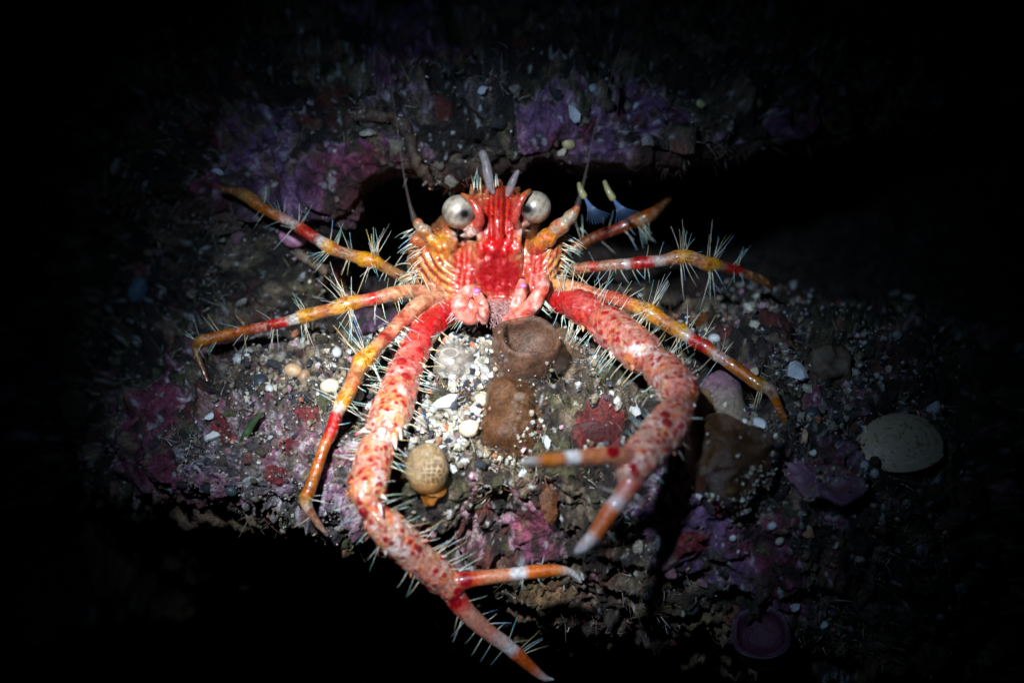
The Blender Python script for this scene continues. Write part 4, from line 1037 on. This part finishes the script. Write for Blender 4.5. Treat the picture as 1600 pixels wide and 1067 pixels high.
def dust(root, parts, n, smin, smax, keep=None, colw=(1,2,3,.5,3,2,2,.6,.6,2,3,1)):
    """grit clinging to a thing, joined as one part of it"""
    vs, ns = [], []
    for o in parts:
        k = len(o.data.vertices); a = np.empty(k * 3, np.float32); o.data.vertices.foreach_get('co', a); b = np.empty(k * 3, np.float32); o.data.vertices.foreach_get('normal', b)
        vs.append(a.reshape(-1, 3)); ns.append(b.reshape(-1, 3))
    vs = np.concatenate(vs).astype(float); ns = np.concatenate(ns).astype(float)
    w = np.ones(len(vs)) if keep is None else keep(vs + np.array(root.location))
    w = w * sstep(-.2, .25, fbm(vs + np.array(root.location), 5, 3, 111)) + 1e-9
    idx = RNG.choice(len(vs), n, p=w / w.sum())
    size = smin + (smax - smin) * RNG.random(n) ** 2.5
    v = np.einsum('nij,nkj->nki', rand_rot(n), (.55 + .9 * RNG.random((n, 1, 3))) * ICO_V[None] * (.75 + .5 * RNG.random((n, 12, 1)))) * size[:, None, None] + (vs[idx] + RNG.normal(size=(n, 3)) * .012 + ns[idx] * (size * .3)[:, None])[:, None]
    f = (ICO_F[None] + (np.arange(n) * 12)[:, None, None]).reshape(-1, 3)
    c = GRAIN_COL[RNG.choice(len(GRAIN_COL), n, p=np.asarray(colw) / np.sum(colw))] * (.6 + .5 * RNG.random((n, 1)))
    obj('clinging_grit', make_mesh('clinging_grit', v.reshape(-1, 3), f, np.repeat(c, 12, 0), smooth=False), M_SAND, root, kind='stuff')
for r_ in [o for o in bpy.data.objects if o.name.startswith('sea_squirt') and o.type == 'EMPTY']:
    ms = [c for c in r_.children if c.name.split('.')[0] in ('tube', 'mantle', 'side_lobe', 'foot')]
    lo = np.concatenate([np.array([v.co[:] for v in m.data.vertices]) for m in ms]) + np.array(r_.location); yy = pix(lo)[1]
    y0, y1 = np.percentile(yy, 25), np.percentile(yy, 92)
    big_ = 'chimney' in r_['label'] or 'netted' in r_['label'] or 'net pat' in r_['label'] or 'low orange' in r_['label']
    if 'honey' in r_['label']: continue
    dust(r_, ms, 420 if big_ else 90, .006, .024, keep=lambda q, a=y0, b=y1: .06 + sstep(a, b, pix(q)[1]))
dust(root, [root.children[0]], 60, .005, .013)

# ------------------------------------------------------------------ individual chips, pebbles and bits
def chip_mesh(seed, flat=.28):
    r = np.random.default_rng(seed); n = int(r.integers(7, 11))
    th = (np.arange(n) + .7 * r.random(n)) / n * 2 * math.pi; rad = .6 + .5 * r.random(n)
    v = []
    for z, k in ((-flat, .85), (0, 1.0), (flat, .8)):
        v += [(rad[i] * k * math.cos(th[i]), rad[i] * k * math.sin(th[i]) * (.45 + .4 * ((seed * 37) % 10) / 10), z + r.normal() * .05) for i in range(n)]
    f = [tuple(range(n))[::-1], tuple(2 * n + i for i in range(n))]
    for l in (0, 1):
        for i in range(n):
            j = (i + 1) % n; f.append((l*n+i, l*n+j, (l+1)*n+j, (l+1)*n+i))
    return np.array(v), f
def pebble_mesh(seed):
    r = np.random.default_rng(seed); mb = MB(); ellipsoid(mb, (0, 0, 0), (1, .8, .75), CR, 14, 9, axes=np.eye(3))
    v, f, c, t = mb.arrays(); v = v * (1 + .16 * vnoise(v, 1.3, seed)[:, None] + .05 * vnoise(v, 4, seed)[:, None]); return v, f
def put(kind, px, py, size, colr, label, cat, group=None, seed=None, name=None, rot=None, stand=0.4):
    h0, hn = hit(px, py); seed = seed if seed is not None else int(px * 7 + py)
    v, f = chip_mesh(seed) if kind == 'chip' else pebble_mesh(seed)
    r = random.Random(seed)
    nrmv = (Vector(hn) * .6 + Vector(-F) * .5 + Vector((r.uniform(-.4, .4), r.uniform(-.4, .4), r.uniform(0, .4)))).normalized()
    M3 = nrmv.to_track_quat('Z', 'Y').to_matrix() @ Matrix.Rotation(r.uniform(0, 6.28) if rot is None else rot, 3, 'Z')
    v = (np.array(M3) @ (v * size / 200).T).T
    n = vnoise(v + np.array(h0), 20, seed)
    c = np.clip(np.asarray(colr) * (1 + .2 * n[:, None]), 0, .9)
    o = obj(name or cat.replace(' ', '_'), make_mesh(cat, v, f, c, smooth=(kind != 'chip')), M_SHELL, loc=Vector(h0) + Vector(hn) * size / 200 * stand)
    return tag(o, label, cat, group)
W = [.48, .49, .48]; WB = [.44, .48, .52]; GY = [.48, .46, .42]; TA = [.58, .44, .28]; DK = [.035, .045, .06]; RB = [.42, .12, .06]; CRM = [.42, .37, .27]; TR = [.46, .49, .50]
put('chip', 692, 632, 24, W, 'long bright white shell fragment on sand right of the left arm', 'shell fragment', rot=.3)
put('chip', 737, 643, 15, W, 'angular translucent white quartz chip in the middle of the sand', 'quartz chip')
put('pebble', 752, 630, 14, CRM, 'cream rounded shell bit beside the orange brown sea squirt', 'shell fragment')
put('pebble', 722, 602, 14, RB, 'brick red pebble on the pale sand', 'pebble')
put('chip', 705, 612, 10, GY, 'grey flake beside the brick red pebble', 'pebble')
put('pebble', 735, 668, 16, [.66, .50, .36], 'peach coloured pebble at front of the sand patch', 'pebble')
put('pebble', 705, 678, 12, [.62, .46, .30], 'tan pebble at lower left of the sand patch', 'pebble')
put('chip', 728, 690, 14, W, 'white shell flake at front edge of the sand patch', 'shell fragment')
put('chip', 693, 706, 9, W, 'thin curved white shell sliver above the honey sea squirt', 'shell fragment')
put('chip', 763, 582, 8, W, 'small white shell bit left of the brown chimney', 'shell fragment')
put('chip', 878, 572, 20, TR, 'long translucent pale splinter right of the brown chimney', 'quartz chip', rot=.9)
put('pebble', 848, 592, 8, DK, 'small black pebble right of the brown chimney', 'pebble')
put('pebble', 815, 618, 9, GY, 'grey pebble lying on the orange brown sea squirt', 'pebble', stand=.9)
put('chip', 853, 692, 13, WB, 'pale standing flake above the right claw finger', 'shell fragment')
put('chip', 820, 740, 10, WB, 'pale bluish chip under the right claw finger', 'shell fragment')
put('chip', 968, 625, 11, GY, 'grey flat flake left of the right forearm', 'pebble')
put('chip', 992, 640, 12, W, 'white chip tucked beside the right forearm', 'shell fragment')
put('chip', 1245, 572, 24, WB, 'large pale blue white shard on the dark rubble at right', 'shell fragment')
put('chip', 1180, 585, 13, CRM, 'cream shell fragment above the tip leg on the right', 'shell fragment')
put('pebble', 1118, 530, 11, W, 'white pebble beside the lower right leg', 'pebble')
put('chip', 1186, 665, 15, TR, 'translucent grey chip left of the lower right leg tip', 'quartz chip')
put('pebble', 1164, 660, 7, W, 'small white bead right of the mauve sea squirt', 'pebble')
put('pebble', 1272, 650, 14, DK, 'blue black pebble on the purple rock at right', 'pebble')
put('chip', 1258, 684, 18, [.40, .20, .12], 'brown flap like flake beside the lower right leg tip', 'shell fragment')
put('chip', 1272, 708, 9, W, 'small white chip on edge of the purple plate', 'shell fragment')
put('chip', 1268, 752, 18, WB, 'long pale splinter lying on the purple plate', 'quartz chip', rot=.5)
put('chip', 1462, 640, 15, WB, 'pale shard just above the clam shell', 'shell fragment')
put('pebble', 1354, 728, 9, W, 'upper white seed shaped bead left of the clam shell', 'pebble')
put('pebble', 1368, 738, 8, W, 'right white seed shaped bead left of the clam shell', 'pebble')
put('pebble', 1352, 744, 9, WB, 'lower white seed shaped bead left of the clam shell', 'pebble')
put('pebble', 1098, 735, 10, W, 'white mushroom like bead below the brown netted sea squirt', 'pebble')
put('pebble', 1143, 768, 9, [.30, .22, .05], 'small yellow snail like grain on edge of the pink rock', 'pebble')
put('pebble', 1118, 752, 7, [.05, .12, .2], 'dark blue grain on edge of the pink rock', 'pebble')
put('pebble', 1208, 822, 8, WB, 'bluish white bead in the gap below the purple plate', 'pebble')
put('pebble', 1218, 845, 7, CRM, 'cream bead in the lower gap below the purple plate', 'pebble')
put('pebble', 1145, 838, 6, W, 'white bead on the middle of the pink rock', 'pebble')
put('chip', 1265, 830, 17, [.32, .16, .09], 'brown broken shell piece below the purple plate', 'shell fragment')
put('chip', 1310, 850, 9, CRM, 'pale stub on the right end of the pink rock', 'shell fragment')
put('chip', 1288, 978, 9, WB, 'small blue white chip right of the rimmed pink cup', 'shell fragment')
put('chip', 1240, 945, 12, WB, 'pale chip above the rimmed pink cup', 'shell fragment')
put('pebble', 525, 551, 10, TR, 'clear glassy bead left of the lower left knee', 'pebble')
put('pebble', 460, 578, 14, [.55, .36, .20], 'tan pebble among dark gravel on the left ledge', 'pebble')
put('pebble', 450, 598, 12, TA, 'sandy pebble below the tan one on the left ledge', 'pebble')
put('pebble', 405, 600, 15, DK, 'large blue black pebble on the left ledge', 'pebble')
put('pebble', 480, 590, 15, [.28, .17, .10], 'brown pebble right of the tan ones on the left ledge', 'pebble')
put('pebble', 520, 608, 16, [.62, .52, .38], 'big cream pebble behind the lower left leg', 'pebble')
put('pebble', 560, 620, 10, [.72, .66, .55], 'pearly round pebble between lower left leg and left arm', 'pebble')
put('pebble', 423, 607, 8, W, 'white grain right of the blue black pebble', 'pebble')
put('chip', 333, 684, 14, GY, 'flat grey chip on the pink left end of the ledge', 'pebble')
put('chip', 332, 648, 11, W, 'white chip above the flat grey one', 'shell fragment')
put('pebble', 363, 765, 10, [.04, .06, .06], 'dark green pebble on the lower left of the ledge', 'pebble')
put('pebble', 365, 692, 9, [.25,.05,.04], 'dull red grain beside the green blade', 'pebble')
put('chip', 892, 178, 17, WB, 'pale shell shard high on the overhang', 'shell fragment')
put('chip', 880, 242, 11, CRM, 'cream chip near the lower edge of the overhang', 'shell fragment')
put('pebble', 888, 222, 11, [.50, .40, .20], 'yellowish bead above the cream chip on the overhang', 'pebble')
put('chip', 755, 140, 12, WB, 'curled pale shell chip on top of the overhang', 'shell fragment')
put('pebble', 925, 138, 9, [.30, .36, .40], 'bluish bead on upper right of the overhang', 'pebble')
put('chip', 996, 167, 8, WB, 'tiny pale chip at right end of the overhang', 'shell fragment')
put('pebble', 1092, 164, 9, [.55, .50, .25], 'yellow grain far right on the overhang', 'pebble')
put('chip', 345, 268, 14, WB, 'pale chip above the tip of the upper left leg', 'shell fragment')

# ------------------------------------------------------------------ nodules, crusts, blades, tubes and fans
def nodule(px, py, rx, ry, colr, label, name, cat, d=.06, mat=M_CRUST, top=None):
    h0, hn = hit(px, py); X, Y, Z = basis(hn, U)
    mb = MB(); ellipsoid(mb, (0, 0, 0), (rx / 200, ry / 200, d), colr, 30, 20, axes=np.array([X, Y, Z]))
    v, f, c, t = mb.arrays(); v = v * (1 + (.75 if name == 'sponge' else .3) * fbm(v + np.array(h0), 7, 4, 15, gain=.6)[:, None]); c = c * np.clip(1 + .9 * fbm(v + np.array(h0), 10, 3, 16)[:, None], .2, 2)
    if top is not None: c = mixc(c, top, sstep(.0, .8, fbm(v + np.array(h0), 12, 2, 17)))
    o = obj(name, make_mesh(name, v, f, c), mat, loc=h0)
    return tag(o, label, cat)
nodule(460, 368, 24, 16, [.72, .28, .42], 'bright pink coralline knob under the upper left leg', 'coralline_alga', 'coralline algae', .12, top=[.82, .45, .58])
nodule(218, 455, 18, 20, [.14, .22, .30], 'dim blue round polyp on the far left rock', 'polyp', 'polyp', .12, M_TUNIC)
nodule(858, 785, 16, 36, [.12, .04, .010], 'orange sponge strip below the right claw finger', 'sponge', 'sponge', .02, M_TUNIC)
nodule(1090, 502, 26, 11, [.36, .13, .03], 'small orange lobe like a leg tip behind the lower right leg', 'sponge', 'sponge', .10, M_TUNIC)  # orange lobe standing in for what looks like a leg tip
nodule(1300, 575, 36, 34, [.10, .07, .045], 'dim brown hairy ball on the right rubble', 'sponge', 'sponge', .16)
nodule(928, 684, 44, 24, [.055, .007, .009], 'dark maroon leafy crust above the right claw', 'red_crust', 'red algae', .03)
# purple plate
h0, hn = hit(1290, 745)
mb = MB(); nP = 40
top = []; 
ang = np.linspace(0, 2 * math.pi, nP, endpoint=False)
hd = float(pix(np.array(h0)[None])[2][0])
rim = [(1215,705),(1250,712),(1300,728),(1350,745),(1352,768),(1330,784),(1295,786),(1262,780),(1240,760),(1222,735)]
rim = crom(np.array([[a, b, 0] for a, b in rim] + [[rim[0][0], rim[0][1], 0]], float), 44)[0][:-1]
cx, cy = rim[:, 0].mean(), rim[:, 1].mean(); vs = []; 
for lay, (sc, dz) in enumerate(((0.02, .20), (.2, .20), (.4, .20), (.58, .195), (.75, .19), (.88, .175), (.97, .16), (1.0, .12), (.9, .06), (.02, .04))):
    for a in rim:
        x, y = cx + (a[0] - cx) * sc, cy + (a[1] - cy) * sc
        vs.append(P(x, y, hd + dz + (y - 745) / 200 * 1.1 + .02 * math.sin(x * .13) * sc))
m = len(rim); f = []
for i in range(9):
    for j in range(m):
        k = (j + 1) % m; f.append((i*m+j, i*m+k, (i+1)*m+k, (i+1)*m+j))
v = np.array(vs); v = v + np.stack([fbm(v, 7, 4, 85), fbm(v, 7, 4, 86), fbm(v, 7, 4, 87)], 1) * .07
c = mixc(np.tile(np.array([.17, .075, .13]), (len(v), 1)), [.28, .20, .22], sstep(0, .5, fbm(v, 16, 3, 88))); c = mixc(c, [.17, .06, .03], sstep(.0, .3, fbm(v, 6, 3, 89)))
me = make_mesh('coralline_plate', v, f, c); recentre(me, h0)
_pl = obj('coralline_plate', me, M_CRUST, loc=h0); dust(_pl, [_pl], 220, .005, .022)
tag(_pl, 'purple coralline plate jutting out left of the clam shell', 'coralline algae')
# dim cup with a pale rim
h0, hn = hit(1195, 1005); root = empty('pink_cup', h0); tag(root, 'dim pink cup with pale rim at the bottom right', 'cup sponge')
hd = float(pix(np.array(h0)[None])[2][0])
squirt_tube(root, 'cup', [(np.array(h0) - np.array(hn) * .1, .12), (P(1195, 1012, hd + .1), .17), (P(1192, 1000, hd + .25), .20), (P(1190, 990, hd + .38), .205)], [.055, .014, .034], M_CRUST, wall=.03)
a = np.linspace(0, 2 * math.pi, 40); mb = MB()
o_ = root.children[0]; n = len(o_.data.vertices); aa = np.empty(n * 3, np.float32); o_.data.vertices.foreach_get('co', aa); aa = aa.reshape(-1, 3) + np.array(h0)
ringp = aa[39 * 28:40 * 28]; ringp = np.vstack([ringp, ringp[:1]])
tube(mb, ringp, np.full(len(ringp), .012), np.array([.035, .028, .04]), 8, 1, 0, False); me = mb.mesh('rim'); recentre(me, h0); obj('rim', me, M_SHELL, root)
# green blade
h0, hn = hit(385, 680); hd = float(pix(np.array(h0)[None])[2][0]); h1, _ = hit(408, 648); hd1 = float(pix(np.array(h1)[None])[2][0])
mb = MB(); c = crom(np.array([P(374, 700, hd + .03), P(385, 678, hd + .10), P(396, 660, hd1 + .14), P(410, 645, hd1 + .1)]), 20)[0]
tube(mb, c, .026 * np.sin(np.linspace(.5, 2.9, 20)) + .004, np.array([.022, .05, .014]), 10, .35); me = mb.mesh('seaweed_blade'); recentre(me, h0)
tag(obj('seaweed_blade', me, M_TURF, loc=h0), 'narrow dark green seaweed blade on the left end of the ledge', 'seaweed')
# worm tubes
def worm(pts, r, colr, label):
    w = []
    for x, y, lift in pts:
        hh, nn = hit(x, y); w.append(np.array(hh) + np.array(nn) * lift)
    c = crom(np.array(w), 40)[0]; mb = MB()
    tube(mb, c, r / 200 * (1 + .12 * np.sin(np.arange(40) * 1.9)), np.asarray(colr), 12)
    v, f, cc, t = mb.arrays(); nn = fbm(v, 11, 4, 19, gain=.65); v = v + np.stack([nn, fbm(v, 11, 4, 119, gain=.65), fbm(v, 11, 4, 219, gain=.65)], 1) * r / 200 * .9; cc = np.clip(cc * (1 + 1.3 * nn[:, None]), .01, .8)
    me = make_mesh('worm_tube', v, f, cc); recentre(me, w[0]); o = obj('worm_tube', me, M_CRUST, loc=w[0]); dust(o, [o], 90, .005, .018); return tag(o, label, 'worm tube')
worm([(565,178,.05),(590,190,.07),(620,212,.08),(640,240,.08),(655,255,.08),(676,274,.10)], 9, [.075, .045, .03], 'crooked brown worm tube hanging from the overhang left of the lobster')
worm([(515,430,.04),(528,455,.06),(545,478,.05)], 9, [.34, .12, .09], 'dull red worm tube between the two upper left legs')
worm([(470,395,.03),(500,410,.08),(525,440,.04)], 8, [.20, .13, .08], 'rough brown worm tube behind the upper left leg')
# feathery fans
def fan(base, root_pix, tip_a, tip_b, d, label):
    root = empty('feathery_fan', V(base[0], base[1], d - .05)); tag(root, label, 'feather fan')
    b0 = P(base[0], base[1], d - .05)
    mb = MB(); c = crom(np.array([P(base[0], base[1], d - .05), P((base[0] + root_pix[0]) / 2 - 1, (base[1] + root_pix[1]) / 2, d), P(root_pix[0], root_pix[1], d)]), 14)[0]
    tube(mb, c, np.linspace(.018, .030, 14), np.array([.40, .36, .16]), 8); me = mb.mesh('stalk'); recentre(me, b0); obj('stalk', me, M_BRISTLE, root)
    rays = 10; pts = []
    rp_ = P(root_pix[0], root_pix[1], d)
    A, B = np.array(tip_a, float), np.array(tip_b, float)
    for k in range(rays):
        t = k / (rays - 1); tip = A * (1 - t) + B * t; mid = (A + B) / 2 - np.array(root_pix); tip = tip + mid * .14 * math.sin(t * math.pi)
        side = (np.array([-(tip - root_pix)[1], (tip - root_pix)[0]])) * .10 * (t - .5) * -2
        midp = (tip + np.array(root_pix)) / 2 - side
        c = crom(np.array([rp_, P(midp[0], midp[1], d + .06), P(tip[0], tip[1], d + .02)]), 14)[0]; pts.append(c)
        mb = MB(); tube(mb, c, np.linspace(.0026, .0018, 14), np.array([.10, .17, .32]), 5, 1, 0, False); me = mb.mesh('ray'); recentre(me, b0); obj('ray', me, M_BRISTLE, root)
fan((905,288), (912,306), (916,352), (954,336), -.15, 'translucent blue feathery fan nearest the right eye')
fan((945,285), (957,309), (962,350), (1000,332), -.2, 'translucent blue feathery fan farther right with yellow stalk')
